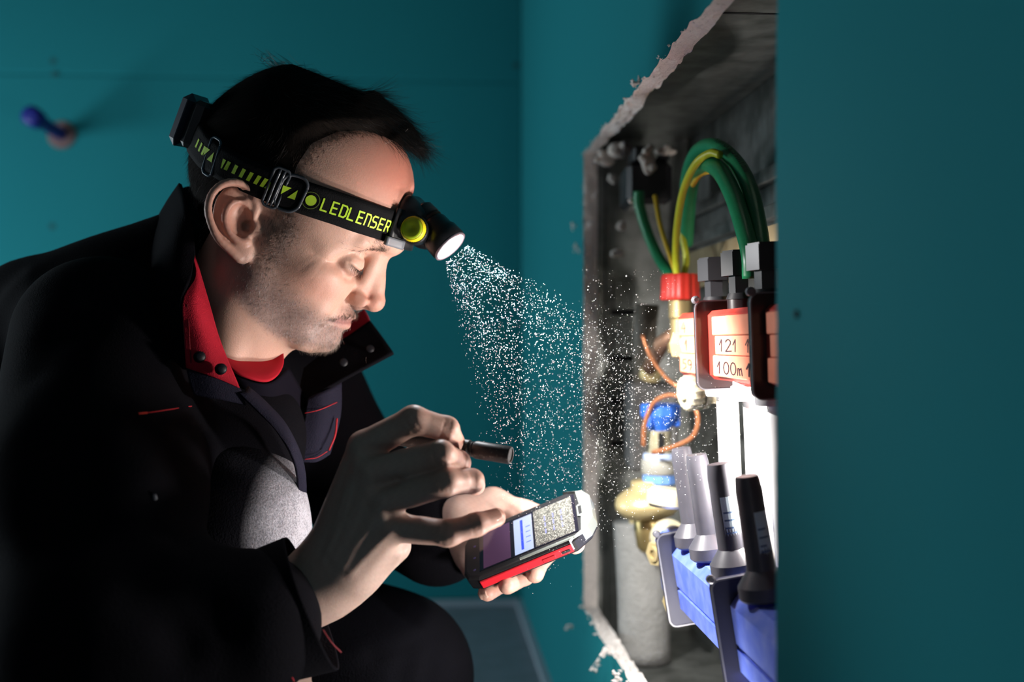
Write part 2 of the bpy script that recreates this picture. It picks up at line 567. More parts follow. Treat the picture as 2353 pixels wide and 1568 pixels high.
# crumbs and torn paper hanging off the cut
cr = MB(); rr = random.Random(3)
def crumb(mb, c, r, stretch=(1, 1, 1), mi=0):
    v = []; 
    for a in ((1,0,0),(-1,0,0),(0,1,0),(0,-1,0),(0,0,1),(0,0,-1)):
        v.append(np.array(a) * r * np.array(stretch) * rr.uniform(0.6, 1.3) + np.array([rr.uniform(-.3,.3) * r for _ in range(3)]))
    M = np.eye(4); M[:3, 3] = c
    mb.add(v, [(0,2,4),(2,1,4),(1,3,4),(3,0,4),(2,0,5),(1,2,5),(3,1,5),(0,3,5)], mi, M)
for k in range(150):
    i = rr.randrange(2 * NS, 3 * NS) if k < 100 else rr.randrange(NS, 2 * NS)
    p = inner_f[i]
    crumb(cr, W(p[0] + rr.uniform(-.002, .002), rr.uniform(-0.0022, 0.004), p[1] + rr.uniform(-.002, .002)), rr.uniform(0.0005, 0.0014))
for k in range(70):
    i = rr.randrange(0, NS)
    p = inner_f[i]
    crumb(cr, W(p[0], rr.uniform(-0.004, 0.012), p[1] + rr.uniform(-.004, .003)), rr.uniform(0.001, 0.003), (1.5, 1, 1))
for (px, py, d, n) in ((1468, 188, 1.065, 6), (1322, 520, 1.47, 7), (1330, 570, 1.47, 5), (1316, 1440, 1.44, 5), (1372, 1530, 1.26, 9), (1425, 1555, 1.12, 12), (1400, 1500, 1.2, 10)):
    for k in range(n):
        c = P(px + rr.uniform(-9, 9), py + rr.uniform(-12, 12), d) - WN * 0.003
        crumb(cr, c, rr.uniform(0.0010, 0.0024), (rr.uniform(.6, 2), 1, rr.uniform(.6, 2)))
crumbs = cr.build('gypsum_crumbs', M_gyp, wr, kind='stuff')

# dark screw hole in the near board
c = W0 + 0; D = P(1833, 722, 1.0); t = (W0 @ WN) / (D @ WN); c = D * t - WN * 0.0004
MB().lathe([(0.0, 0.0012), (0.0018, 0.0010), (0.0026, 0.0)], 16, M=axis_matrix(c, -WN), cap=False).build('screw_hole', M_dark, wr)

# blue wall plug in the back wall, standing out with its shadow to the right
plug_c = back_pt(142, 310)
PL = thing('wall_plug', 'blue plastic wall plug sticking out of the teal back wall', 'wall plug', plug_c)
M_blueplug = mat('blue_plastic_dark', (0.012, 0.018, 0.22), 0.5)
dirp = P(88, 276, 2.22) - plug_c; dirp /= np.linalg.norm(dirp)
MB().lathe([(0.012, -0.01), (0.013, 0.03), (0.0125, 0.11), (0.019, 0.115), (0.020, 0.145), (0.010, 0.148)], 16, M=axis_matrix(plug_c, dirp)).build('plug_sleeve', M_blueplug, PL, smooth=True)
MB().lathe([(0.030, -0.002), (0.027, 0.004), (0.016, 0.007)], 18, M=axis_matrix(plug_c, -WU)).build('plaster_rim', mat('plug_rim', (0.20, 0.12, 0.12), 0.9), PL)

# =================================================================== manifold cabinet and what is in it
C0, C1, CT0, CT1, CZ0, CZ1 = 0.60, 1.475, BT + 0.001, 0.142, -0.375, 0.262
cab = thing('manifold_cabinet', 'galvanised steel wall cabinet behind the cut opening', 'cabinet', W(1.0, 0.08, CZ0))
def slotted(mb, holes):
    for lo, hi in holes: wbox(mb, lo, hi, 1)
wbox(MB(), (C0, CT1, CZ0), (C1, CT1 + 0.002, CZ1)).build('back_panel', M_steel, cab)
far = MB(); wbox(far, (C1, CT0, CZ0), (C1 + 0.002, CT1, CZ1))
for z in (0.04, -0.02, -0.075, -0.13):                      # pressed knock-out ribs on the far side
    wbox(far, (C1 - 0.0025, CT0 + 0.022, z), (C1, CT0 + 0.055, z + 0.040), 0, 0.002)
    wbox(far, (C1 - 0.0004, CT0 + 0.020, z - 0.006), (C1, CT0 + 0.058, z), 1)
far.build('side_panel', [M_steel, M_dark], cab)
wbox(MB(), (C0 - 0.002, CT0, CZ0), (C0, CT1, CZ1)).build('side_panel', M_steel, cab)
# profile rail beside the far edge
rail = MB(); wbox(rail, (C1 - 0.012, CT0, CZ0), (C1 - 0.0005, CT0 + 0.010, CZ1), 0, 0.001); wbox(rail, (C1 - 0.008, CT0 + 0.011, CZ0), (C1 - 0.0005, CT0 + 0.016, CZ1), 0, 0.001)
rail.build('edge_rail', M_steel, cab)
top = MB(); wbox(top, (C0, CT0, CZ1), (C1, CT1, CZ1 + 0.002))
for (a, b) in ((0.79, 0.83), (0.835, 0.90), (0.905, 0.95)):
    wbox(top, (a, CT0 + 0.008, CZ1 - 0.0005), (a + 0.004, CT1 - 0.02, CZ1), 1)
wbox(top, (0.70, CT0 + 0.010, CZ1 - 0.0005), (0.95, CT0 + 0.013, CZ1), 1)
top.build('top_panel', [M_steel, M_dark], cab)
wbox(MB(), (C0, CT0, CZ0 - 0.002), (C1, CT1, CZ0)).build('bottom_panel', M_steel, cab)
# horizontal C-rails on the back that carry the manifolds, a slanted tin strip
for z in (0.155, 0.118): 
    r_ = MB(); wbox(r_, (C0, CT1 - 0.012, z), (C1, CT1, z + 0.014), 0, 0.001); r_.build('mounting_rail', M_steel, cab)
M_wood = mat('cardboard_strip', (0.26, 0.20, 0.11), 0.8, noise=(30, (0.16, 0.12, 0.06), 0.7))
st = MB(); wbox(st, (0.80, CT1 - 0.03, 0.062), (1.42, CT1 - 0.026, 0.105)); st.build('backing_strip', M_wood, cab)

M_brass = mat('brass', (0.80, 0.64, 0.33), 0.36, metal=0.5, noise=(60, (0.60, 0.45, 0.20), 0.4))
M_paleb = mat('nickel_brass', (0.82, 0.75, 0.53), 0.34, metal=0.45)
M_black = mat('black_plastic', (0.014, 0.013, 0.015), 0.38, spec=0.5)
M_bracket = mat('bracket_black', (0.022, 0.012, 0.013), 0.3, coat=0.4)
M_rim = mat('bracket_rubber_edge', (0.16, 0.16, 0.18), 0.4, metal=0.3)
M_redbody = mat('red_plastic', (0.52, 0.045, 0.030), 0.4, noise=(30, (0.32, 0.02, 0.015), 0.5))
M_label = mat('red_label_paper', (0.86, 0.27, 0.15), 0.7, noise=(40, (0.90, 0.38, 0.24), 0.5))
M_ink = mat('pen_ink', (0.03, 0.008, 0.015), 0.6)
M_blue = mat('blue_plastic', (0.10, 0.17, 0.72), 0.38, noise=(70, (0.30, 0.38, 0.82), 0.45))
M_bluebr = mat('bracket_navy', (0.010, 0.012, 0.038), 0.5)
M_grey = mat('grey_cap_plastic', (0.085, 0.083, 0.10), 0.38, noise=(50, (0.055, 0.053, 0.065), 0.5))
M_white = mat('white_pe', (0.80, 0.80, 0.80), 0.35)
M_green = mat('green_hose', (0.012, 0.20, 0.075), 0.36, noise=(300, (0.04, 0.30, 0.14), 0.3))
M_ygw = mat('yellow_green_wire', (0.42, 0.46, 0.02), 0.4)
M_yel = mat('yellow_wire', (0.55, 0.36, 0.02), 0.4)
M_redcap = mat('red_cap', (0.42, 0.020, 0.012), 0.45)
M_bvalve = mat('blue_valve', (0.03, 0.14, 0.62), 0.45)
M_pipegrey = mat('foam_insulation', (0.30, 0.30, 0.29), 0.85, noise=(90, (0.22, 0.22, 0.21), 0.6), bump=(260, 0.6, 0.003))
M_copper = mat('copper', (0.62, 0.24, 0.11), 0.4, metal=0.6)
M_plaster = mat('plaster_blob', (0.60, 0.55, 0.50), 0.9, bump=(150, 0.7, 0.004))
M_sticker = mat('sticker_pale', (0.60, 0.72, 0.80), 0.5)

def strokes(mb, lines, M, w, z=0.0, mi=0):
    """pen strokes: polylines in the local xy plane as flat ribbons"""
    for ln in lines:
        p = np.array(ln, float)
        for a, b in zip(p[:-1], p[1:]):
            d = b - a; L = np.linalg.norm(d)
            if L < 1e-9: continue
            d = d / L; n = np.array([-d[1], d[0]]) * w / 2; a2 = a - d * w * 0.3; b2 = b + d * w * 0.3
            mb.add([(*(a2 + n), z), (*(a2 - n), z), (*(b2 - n), z), (*(b2 + n), z)], [(0, 1, 2, 3)], mi, M)
def arc(cx, cy, rx, ry, a0, a1, n=9):
    return [(cx + rx * math.cos(math.radians(a)), cy + ry * math.sin(math.radians(a))) for a in np.linspace(a0, a1, n)]
GLY = {
 '1': [[(0.1, 0.55), (0.35, 1.0), (0.3, 0.0)]],
 '0': [arc(0.35, 0.5, 0.27, 0.5, 0, 360, 13)],
 'm': [[(0.05, 0.0), (0.1, 0.55), (0.22, 0.55), (0.28, 0.0)], [(0.28, 0.45), (0.42, 0.58), (0.5, 0.0)]],
 '2': [arc(0.33, 0.75, 0.25, 0.25, 170, -30, 8) + [(0.05, 0.0), (0.65, 0.05)]],
 '4': [[(0.4, 1.0), (0.05, 0.4), (0.6, 0.42)], [(0.5, 0.75), (0.42, 0.0)]],
 '5': [[(0.55, 1.0), (0.15, 0.98), (0.12, 0.6), (0.45, 0.6), (0.5, 0.25), (0.1, 0.0)]],
 '9': [arc(0.3, 0.72, 0.24, 0.26, 0, 360, 10) + [(0.5, 0.3), (0.35, 0.0)]],
 '/': [[(0.1, 0.0), (0.45, 1.0)]], ' ': [],
}
def handwriting(mb, text, M, h, w, z):
    x = 0.0
    for ch in text:
        strokes(mb, [[(x + q[0] * h, q[1] * h) for q in ln] for ln in GLY[ch]], M, w, z)
        x += 0.72 * h

# ---- brackets and body in a manifold frame: x = along the wall towards the camera, y = out of the wall (room), z = up
def mani_frame(s, t, z, tilt):
    c, s_ = math.cos(math.radians(tilt)), math.sin(math.radians(tilt))
    M = np.eye(4)
    up = np.array([0, 0, 1.0]); out = -WN
    M[:3, 0] = -WU; M[:3, 1] = out * c - up * s_; M[:3, 2] = up * c + out * s_; M[:3, 3] = W(s, t, z)
    return M
def xz_matrix(M, x):                   # plate plane: local (a,b) = (y,z) of the manifold frame, extruded along x
    R = np.eye(4)
    R[:3, 0] = M[:3, 1]; R[:3, 1] = M[:3, 2]; R[:3, 2] = M[:3, 0]; R[:3, 3] = M[:3, :3] @ np.array([x, 0, 0]) + M[:3, 3]
    return R
def bracket(M, x, w, h, m_in, parent):
    R = xz_matrix(M, x)
    mb = MB(); mb.prism(rrect(w, h, 0.007), -0.0035, 0.0035, 0, R)
    b_ = mb.build('bracket_plate', m_in, parent)
    o1 = rrect(w + 0.0008, h + 0.0008, 0.0074); i1 = rrect(w - 0.0016, h - 0.0016, 0.0062)
    for zz in (0.0026,):
        rb = MB(); n = len(o1)
        v = [(a, b, zz) for a, b in o1] + [(a, b, zz) for a, b in i1] + [(a, b, zz + 0.002) for a, b in o1] + [(a, b, zz + 0.002) for a, b in i1]
        f = []
        for k in range(n):
            k2 = (k + 1) % n
            f += [(2*n+k, 2*n+k2, 3*n+k2, 3*n+k), (k, k2, 2*n+k2, 2*n+k), (n+k, 3*n+k, 3*n+k2, n+k2)]
        rb.add(v, f, 0, R); rb.build('plate_rim', M_rim, b_)
    sc_ = MB(); sc_.lathe([(0.0035, 0), (0.0035, 0.004), (0.002, 0.005)], 10, M=axis_matrix((R @ np.array([w/2 - 0.001, h/2 + 0.001, 0.0, 1]))[:3], R[:3, 2])); sc_.build('clamp_screw', M_rim, b_)
    return b_
def local(M, p): return (np.asarray(M) @ np.array([*p, 1.0]))[:3]
def sub(M, origin, zd, xh=(1, 0, 0)):
    R = np.asarray(M)[:3, :3]
    return axis_matrix(local(M, origin), R @ np.array(zd, float), R @ np.array(xh, float))

# ------------------------------------------------ upper manifold (red)
MU = mani_frame(1.005, 0.064, -0.003, 2)
um = thing('supply_manifold', 'red supply manifold with handwritten orange labels and black hexagon caps', 'manifold', W(1.0, 0.064, -0.04))
BW, BH = 0.034, 0.060
def prof_body(x0, x1, w, h, mi_, name, parent, m, ch=0.004):
    poly = [(w/2, -h/2 + ch), (w/2, h/2 - ch), (w/2 - ch, h/2), (-w/2, h/2), (-w/2, -h/2), (w/2 - ch, -h/2)]
    mb = MB(); mb.prism(poly, x0, x1, 0, xz_matrix(mi_, 0)); return mb.build(name, m, parent)
prof_body(-0.105, 0.006, BW, BH, MU, 'body_segment', um, M_redbody)
prof_body(0.006, 0.172, BW, BH, MU, 'body_segment', um, M_redbody)
prof_body(0.172, 0.36, BW, BH, MU, 'body_segment', um, M_redbody)
for x in (0.006, 0.176): bracket(MU, x, 0.056, 0.078, M_bracket, um)
texts = {(0, 0): '', (0, 1): '121', (0, 2): '100m', (1, 0): '4', (1, 1): '1', (1, 2): '59', (2, 0): '', (2, 1): '', (2, 2): ''}
for seg, (x0, x1) in enumerate(((0.030, 0.165), (-0.098, -0.006), (0.186, 0.335))):
    for row, (zt, zb) in enumerate(((0.0245, 0.0085), (0.0080, -0.0080), (-0.0085, -0.0265))):
        ins = 0.006 if row == 1 else 0.0
        y = BW / 2
        mb = MB(); mb.box((x0 + ins, y, zb), (x1, y + (0.0020 if row != 1 else 0.0012), zt), 0, MU, 0.0008)
        lb = mb.build('name_label', M_label, um)
        tx = texts[(seg, row)]
        if tx:
            ik = MB(); TM = sub(MU, (x0 + 0.012 + ins, y + 0.0022 if row != 1 else y + 0.0014, zb + 0.003), (0, 1, 0), (1, 0, 0))
            # text runs along the manifold towards the camera: stretch it as it is seen at a grazing angle
            TM = TM.copy(); TM[:3, 0] *= 3.0
            if TM[2, 1] < 0: TM[:3, 1] *= -1
            handwriting(ik, tx, TM, 0.0098, 0.0009, 0.0)
            if seg == 0: 
                T2 = TM.copy(); T2[:3, 3] = local(MU, (x0 + 0.100, y + 0.0024, zb + 0.003)); ik2 = MB(); handwriting(ik2, '1/', T2, 0.010, 0.0009, 0.0); ik2.build('handwriting', M_ink, lb)
            ik.build('handwriting', M_ink, lb)
# black hexagon caps on top
for i, x in enumerate((-0.022, 0.060, 0.134)):
    k = [0.9, 1.0, 1.0][i]
    stem_ = MB(); stem_.lathe([(0.0125, 0.0), (0.0125, 0.010), (0.011, 0.012)], 20, M=sub(MU, (x, 0.0, BH/2 - 0.002), (0, 0, 1)))
    st_ = stem_.build('valve_collar', M_bracket, um, angle=30)
    hx = MB(); hx.prism(hexagon(0.0105, 15), 0.008, 0.030, 0, sub(MU, (x, 0, BH/2), (0, 0, 1)))
    hx.lathe([(0.0135, 0.008), (0.0115, 0.013)], 20, 0, sub(MU, (x, 0, BH/2), (0, 0, 1))); hx.build('cap_neck', M_black, um, angle=30)
    hx = MB(); hx.prism(hexagon(0.0165, 20), 0.0275, 0.047, 0, sub(MU, (x, 0, BH/2), (0, 0, 1)))
    hx.prism(hexagon(0.0150, 20), 0.047, 0.0485, 0, sub(MU, (x, 0, BH/2), (0, 0, 1)))
    hx.build('hexagon_cap', M_black, um)
# flow connection below with clear collars, brass end plug, knurled vent
for x in (-0.014, 0.072, 0.140):
    mb = MB(); mb.lathe([(0.0135, 0.0), (0.0145, 0.003), (0.0145, 0.012), (0.0125, 0.013), (0.0125, 0.020)], 20, M=sub(MU, (x, 0.001, -BH/2 - 0.016), (0, 0, 1))); mb.build('pipe_coupling', mat('clear_coupling', (0.72, 0.72, 0.74), 0.2, coat=0.5), um, angle=30)
mb = MB(); mb.prism(hexagon(0.0135, 10), 0.0, 0.014, 0, sub(MU, (-0.106, 0.008, -0.001), (-0.6, 0.8, 0))); mb.lathe([(0.0165, -0.004), (0.0165, 0.001)], 20, 0, sub(MU, (-0.106, 0.008, -0.001), (-0.6, 0.8, 0)))
mb.lathe([(0.006, 0.0142), (0.005, 0.0142), (0.0045, 0.0120)], 12, 0, sub(MU, (-0.106, 0.008, -0.001), (-0.6, 0.8, 0)))
mb.build('end_plug', M_brass, um, angle=25)
KN = P(1590, 903, 1.075)
kd = np.array([-0.93, -0.34, -0.1])
mb = MB(); mb.lathe([(0.0150, -0.006), (0.0165, -0.004), (0.0165, 0.006), (0.0150, 0.008), (0.006, 0.009), (0.0055, 0.013)], 48, 0, axis_matrix(KN, kd), flute=(16, 0.035)); mb.build('vent_knob', M_paleb, um, angle=40)
mb = MB(); mb.lathe([(0.0175, -0.012), (0.0175, -0.007)], 24, 0, axis_matrix(KN, kd)); mb.tube([KN - kd * 0.012, KN - kd * 0.026], 0.009, 14); mb.tube([KN - kd * 0.020 + np.array([0.006, 0, 0.012]), KN - kd * 0.020 + np.array([0.006, 0, -0.012])], [0.013, 0.013], 18)
mb.build('vent_elbow', M_paleb, um, angle=40)
mb = MB(); mb.tube([W(1.115, 0.066, -0.002), W(1.115, 0.066, -0.05)], [0.013, 0.012], 16); mb.build('drop_pipe', M_paleb, um, smooth=False)

# ------------------------------------------------ lower manifold (blue)
ML = mani_frame(1.05, 0.047, -0.2165, 9)
lm = thing('return_manifold', 'blue return manifold with tall grey valve caps below the red one', 'manifold', W(1.0, 0.052, -0.26))
LW, LH = 0.036, 0.062
def blue_seg(x0, x1):
    R = xz_matrix(ML, 0); w, h, c = LW, LH, 0.008
    poly = [(w/2, -0.006), (w/2, h/2 - c), (w/2 - c, h/2), (-w/2, h/2), (-w/2, -h/2), (w/2 - 0.004, -h/2), (w/2, -h/2 + 0.004), (w/2, -0.010), (w/2 - 0.0018, -0.010), (w/2 - 0.0018, -0.006)]
    mb = MB(); mb.prism(poly, x0, x1, 0, R); return mb.build('body_segment', M_blue, lm)
for (a, b) in ((-0.075, -0.004), (0.004, 0.196), (0.204, 0.38)): blue_seg(a, b)
for x in (0.0, 0.2): bracket(ML, x, 0.060, 0.086, M_bluebr, lm)
def valve_cap(x, k, sticker):
    B = sub(ML, (x, 0.0, LH/2), (0, 0, 1)); B = B.copy()
    cp = MB(); cp.lathe([(0.0165*k, 0.002), (0.0185*k, 0.004), (0.0185*k, 0.013), (0.0125*k, 0.021), (0.0102*k, 0.024), (0.0096*k, 0.070), (0.0098*k, 0.080), (0.0086*k, 0.090), (0.0082*k, 0.091)], 28, 0, B)
    c = cp.build('valve_cap', M_grey, lm, angle=35)
    MB().lathe([(0.0135*k, -0.003), (0.0135*k, 0.004)], 24, 0, B).build('threaded_collar', mat('blue_collar', (0.02, 0.03, 0.55), 0.35), lm, angle=30)
    if sticker:
        sg = MB(); v = []; f = []
        for i, a in enumerate(np.linspace(sticker[0], sticker[1], 8)):
            ar = math.radians(a); r = 0.0100 * k
            v += [(r*math.cos(ar), r*math.sin(ar), 0.032), (r*math.cos(ar), r*math.sin(ar), 0.066)]
            if i: f.append((2*i-2, 2*i, 2*i+1, 2*i-1))
        sg.add(v, f, 0, B); sg.build('sticker', M_sticker, c)
        for row, (z, ln) in enumerate(((0.037, .8), (0.041, .5), (0.047, .75), (0.053, .6))):
            ik = MB(); v = []; f = []
            for i, a in enumerate(np.linspace(sticker[0] + 6, sticker[0] + 6 + (sticker[1] - sticker[0] - 12) * ln, 6)):
                ar = math.radians(a); r = 0.01006 * k
                v += [(r*math.cos(ar), r*math.sin(ar), z), (r*math.cos(ar), r*math.sin(ar), z + 0.0014)]
                if i: f.append((2*i-2, 2*i, 2*i+1, 2*i-1))
            ik.add(v, f, 0, B); ik.build('print_line', mat('sticker_print', (0.1, 0.16, 0.30), 0.6), c)
valve_cap(0.030, 1.0, None); valve_cap(0.088, 1.0, None); valve_cap(0.160, 1.0, (-30, 60)); valve_cap(0.240, 1.0, (-10, 60))
# end fittings in brass
mb = MB(); mb.lathe([(0.017, -0.002), (0.019, 0.004), (0.019, 0.012), (0.015, 0.014), (0.016, 0.030)], 24, 0, axis_matrix(local(ML, (-0.105, 0, 0.018)), -np.array(ML[:3, 0]) * 0 + np.array(ML[:3, 0])))
mb.build('end_union', M_paleb, lm, angle=30)
mb = MB(); mb.lathe([(0.016, 0), (0.020, 0.003), (0.020, 0.014), (0.016, 0.018)], 24, 0, axis_matrix(P(1530, 1165, 1.10), (0.1, 0, 1))); mb.build('union_ring', M_paleb, lm, angle=30)
def hexplug(c, d, r, L, name):
    mb = MB(); A = axis_matrix(c, d); mb.lathe([(r * 1.25, -0.004), (r * 1.25, 0.0)], 20, 0, A); mb.prism(hexagon(r, 8), 0, L, 0, A); mb.lathe([(r*.62, L), (r*.6, L + .0015), (r*.35, L + .0015), (r*.32, L - .002)], 14, 0, A)
    return mb.build(name, M_brass, lm, angle=25)
hexplug(P(1524, 1270, 1.12), (-0.85, -0.5, -0.05), 0.0125, 0.012, 'drain_plug')
hexplug(P(1562, 1383, 1.07), (-0.85, -0.5, -0.05), 0.0140, 0.010, 'drain_plug')
mb = MB(); mb.tube([P(1530, 1225, 1.14), P(1545, 1290, 1.12), P(1558, 1370, 1.10)], [0.012, 0.014, 0.012], 16); mb.build('end_pipe', M_paleb, lm, smooth=True)

# ------------------------------------------------ white pipes hanging from the upper manifold
pipes = []
for i, (x, lab) in enumerate(((-0.014, 'white plastic pipe, leftmost of those hanging below the red manifold'), (0.072, 'white plastic pipe, second from the left below the red manifold'), (0.140, 'white plastic pipe nearest the wall edge below the red manifold'))):
    a = local(MU, (x, -0.004, -BH/2 - 0.006)); b = a + np.array([0.006, -0.004, -0.13]); c = a + np.array([0.024, -0.012, -0.30])
    mb = MB()
    mb.tube(spline([a, b, c], 14), 0.0098, 20, 0)
    pipes.append(tag(mb.build('white_pipe', M_white, None, smooth=True), lab, 'pipe', 'white pipes between the manifolds'))

# ------------------------------------------------ valve with red cap (upper left), its brass body
rv = thing('drain_valve', 'brass valve with a ribbed red cap', 'valve', P(1563, 760, 1.19))
B = axis_matrix(P(1563, 690, 1.19), (0, 0.0, 1))
MB().lathe([(0.0195, 0.0), (0.0205, 0.002), (0.0198, 0.008), (0.0195, 0.024), (0.0180, 0.027), (0.012, 0.0275)], 60, 0, B, flute=(15, 0.03)).build('red_cap', M_redcap, rv, angle=40)
MB().lathe([(0.013, -0.055), (0.013, -0.045), (0.0105, -0.043), (0.0105, -0.02), (0.012, -0.018), (0.012, 0.0)], 20, 0, B).build('valve_body', mat('dusty_brass', (0.30, 0.22, 0.10), 0.5, metal=0.6), rv, angle=30)

# ------------------------------------------------ balancing valve with blue handle on a round brass flange
bv = thing('balancing_valve', 'brass balancing valve with a blue winged handle', 'valve', P(1490, 1150, 1.25))
B = axis_matrix(P(1515, 980, 1.25), (0.0, 0.0, 1))
mb = MB(); mb.lathe([(0.010, -0.006), (0.0125, -0.002), (0.0165, 0.006), (0.0205, 0.012), (0.0205, 0.023), (0.0195, 0.0245)], 12, 0, B)
mb.build('handle', M_bvalve, bv, angle=25)
for a in (20, 140, 260):
    ar = math.radians(a); mb = MB(); mb.box((-0.003, 0.010, 0.0), (0.003, 0.0225, 0.0235), 0, B @ np.array([[math.cos(ar), -math.sin(ar), 0, 0], [math.sin(ar), math.cos(ar), 0, 0], [0, 0, 1, 0], [0, 0, 0, 1.0]]), 0.0015); mb.build('handle_wing', M_bvalve, bv)
prof = []
for i in range(14):
    z = -0.030 + i * 0.0019; prof += [(0.0128, z), (0.0138, z + 0.0009)]
MB().lathe(prof, 24, 0, B).build('threaded_stem', mat('pale_thread', (0.55, 0.50, 0.36), 0.4, metal=0.5), bv)
MB().box((-0.0028, -0.0150, -0.030), (0.0028, -0.0125, -0.006), 0, B).build('stem_slot', M_dark, bv)
MB().lathe([(0.0175, -0.036), (0.0180, -0.034), (0.0175, -0.030), (0.0145, -0.0295)], 26, 0, B).build('upper_ring', mat('pale_blue_ring', (0.45, 0.55, 0.80), 0.4), bv, angle=40)
MB().lathe([(0.0185, -0.052), (0.0195, -0.050), (0.0195, -0.038), (0.0180, -0.036)], 40, 0, B, flute=(20, 0.02)).build('scale_ring', mat('grey_ring', (0.32, 0.31, 0.27), 0.5), bv, angle=40)
MB().lathe([(0.0165, -0.064), (0.0185, -0.062), (0.0180, -0.053), (0.0160, -0.052)], 12, 0, B).build('lower_ring', mat('light_blue_ring', (0.16, 0.33, 0.75), 0.45), bv)
B2 = axis_matrix(P(1488, 1150, 1.25), (-0.10, -0.08, 1))
MB().lathe([(0.012, -0.020), (0.028, -0.016), (0.0355, -0.008), (0.0362, -0.002), (0.0345, 0.004), (0.026, 0.011), (0.017, 0.014), (0.016, 0.022)], 40, 0, B2).build('round_flange', M_brass, bv, smooth=True)
MB().lathe([(0.014, -0.055), (0.0165, -0.050), (0.0175, -0.022), (0.012, -0.015)], 20, 0, B2).build('lower_body', mat('shade_brass', (0.45, 0.33, 0.14), 0.35, metal=0.8), bv, smooth=True)

# ------------------------------------------------ insulated pipe rising from the cabinet floor
ip = thing('insulated_pipe', 'thick grey foam insulated pipe below the brass flange', 'pipe', P(1478, 1560, 1.335))
ip_top = P(1470, 1205, 1.335); ip_bot = P(1482, 1640, 1.335); ip_bot[2] = CZ0 + 0.001
MB().tube(spline([ip_bot, (ip_top + ip_bot) / 2 + np.array([0.001, 0, 0]), ip_top - np.array([0, 0, 0.004]), ip_top], 18), [0.0305] * 16 + [0.030, 0.026], 30).build('foam_sleeve', M_pipegrey, ip, smooth=True)
MB().tube([ip_top - np.array([0, 0, 0.01]), ip_top + np.array([0.002, 0, 0.028])], 0.013, 18).build('pipe_end', M_brass, ip, smooth=True)
gp = thing('metal_bracket', 'pale angled sheet metal bracket at the bottom behind the blue manifold', 'bracket', W(1.0, 0.12, CZ0))
mb = MB(); mb.prism([(0, 0), (0.16, 0.0), (0.16, 0.075), (0.15, 0.08), (0.05, 0.03)], -0.0015, 0.0015, 0, axis_matrix(W(1.16, 0.110, CZ0), WN * -1, -WU)); mb.build('bracket_sheet', mat('pale_sheet', (0.62, 0.62, 0.58), 0.45, metal=0.3), gp)

# ------------------------------------------------ copper capillary loop
pts = [P(1478, 1025, 1.24), P(1482, 975, 1.235), P(1503, 925, 1.225), P(1545, 908, 1.20), P(1590, 930, 1.17), P(1604, 965, 1.17), P(1590, 1005, 1.18), P(1545, 1028, 1.20), P(1500, 1040, 1.22)]
tag(MB().tube(spline(pts, 46), 0.0016 * 1.6, 8).build('copper_capillary', M_copper, None, smooth=True), 'thin copper capillary looping around the blue winged valve handle', 'tube')
pts = [P(1476, 770, 1.26), P(1495, 820, 1.25), P(1530, 868, 1.22), P(1556, 888, 1.2)]
tag(MB().tube(spline(pts, 20), 0.0022, 8).build('copper_capillary', M_copper, None, smooth=True), 'straight thin copper line running down towards the knurled brass vent knob', 'tube')

# ------------------------------------------------ green hoses and wires
def hose(name, pts, r, m, label, cat, group):
    return tag(MB().tube(spline([P(*p) for p in pts], 60), r, 14).build(name, m, None, smooth=True), label, cat, group)
h1 = hose('green_hose', [(1757, 640, .93), (1752, 590, .93), (1745, 530, .95), (1725, 440, .98), (1690, 372, 1.02), (1640, 335, 1.06), (1600, 352, 1.12), (1580, 410, 1.16), (1577, 480, 1.18), (1575, 545, 1.2)], 0.0072, M_green, 'outer green hose arching highest above the black hexagon caps', 'hose', 'green hoses in the cabinet')
h2 = hose('green_hose', [(1727, 640, .93), (1724, 585, .93), (1708, 520, .95), (1685, 450, .98), (1655, 395, 1.02), (1620, 375, 1.06), (1594, 400, 1.12), (1584, 450, 1.16), (1580, 500, 1.18), (1576, 560, 1.2)], 0.0078, M_green, 'inner green hose bending down into the middle black hexagon cap', 'hose', 'green hoses in the cabinet')
h3 = hose('green_hose', [(1468, 440, 1.27), (1470, 475, 1.27), (1490, 540, 1.26), (1515, 595, 1.24), (1540, 632, 1.21), (1550, 650, 1.19)], 0.0060, M_green, 'short straight green hose slanting from the black junction box into the red cap', 'hose', 'green hoses in the cabinet')
hose('earth_wire', [(1556, 645, 1.18), (1553, 590, 1.17), (1556, 520, 1.13), (1570, 440, 1.09), (1598, 378, 1.05), (1632, 352, 1.03), (1655, 356, 1.02)], 0.0037, M_ygw, 'long yellow green wire curving up along the green hose arch', 'wire', 'wires in the cabinet')
hose('earth_wire', [(1560, 645, 1.18), (1540, 590, 1.20), (1518, 520, 1.22), (1505, 450, 1.24)], 0.0026, M_yel, 'thin yellow wire running straight up to the black junction box', 'wire', 'wires in the cabinet')
hose('earth_wire', [(1592, 425, 1.12), (1608, 402, 1.10), (1632, 393, 1.07), (1650, 396, 1.05)], 0.0028, M_yel, 'short yellow wire piece under the inner green hose bend', 'wire', 'wires in the cabinet')
hose('earth_wire', [(1568, 645, 1.19), (1577, 600, 1.19), (1570, 550, 1.19), (1563, 505, 1.19)], 0.0034, M_ygw, 'yellow green wire standing beside the red cap behind the long wire', 'wire', 'wires in the cabinet')
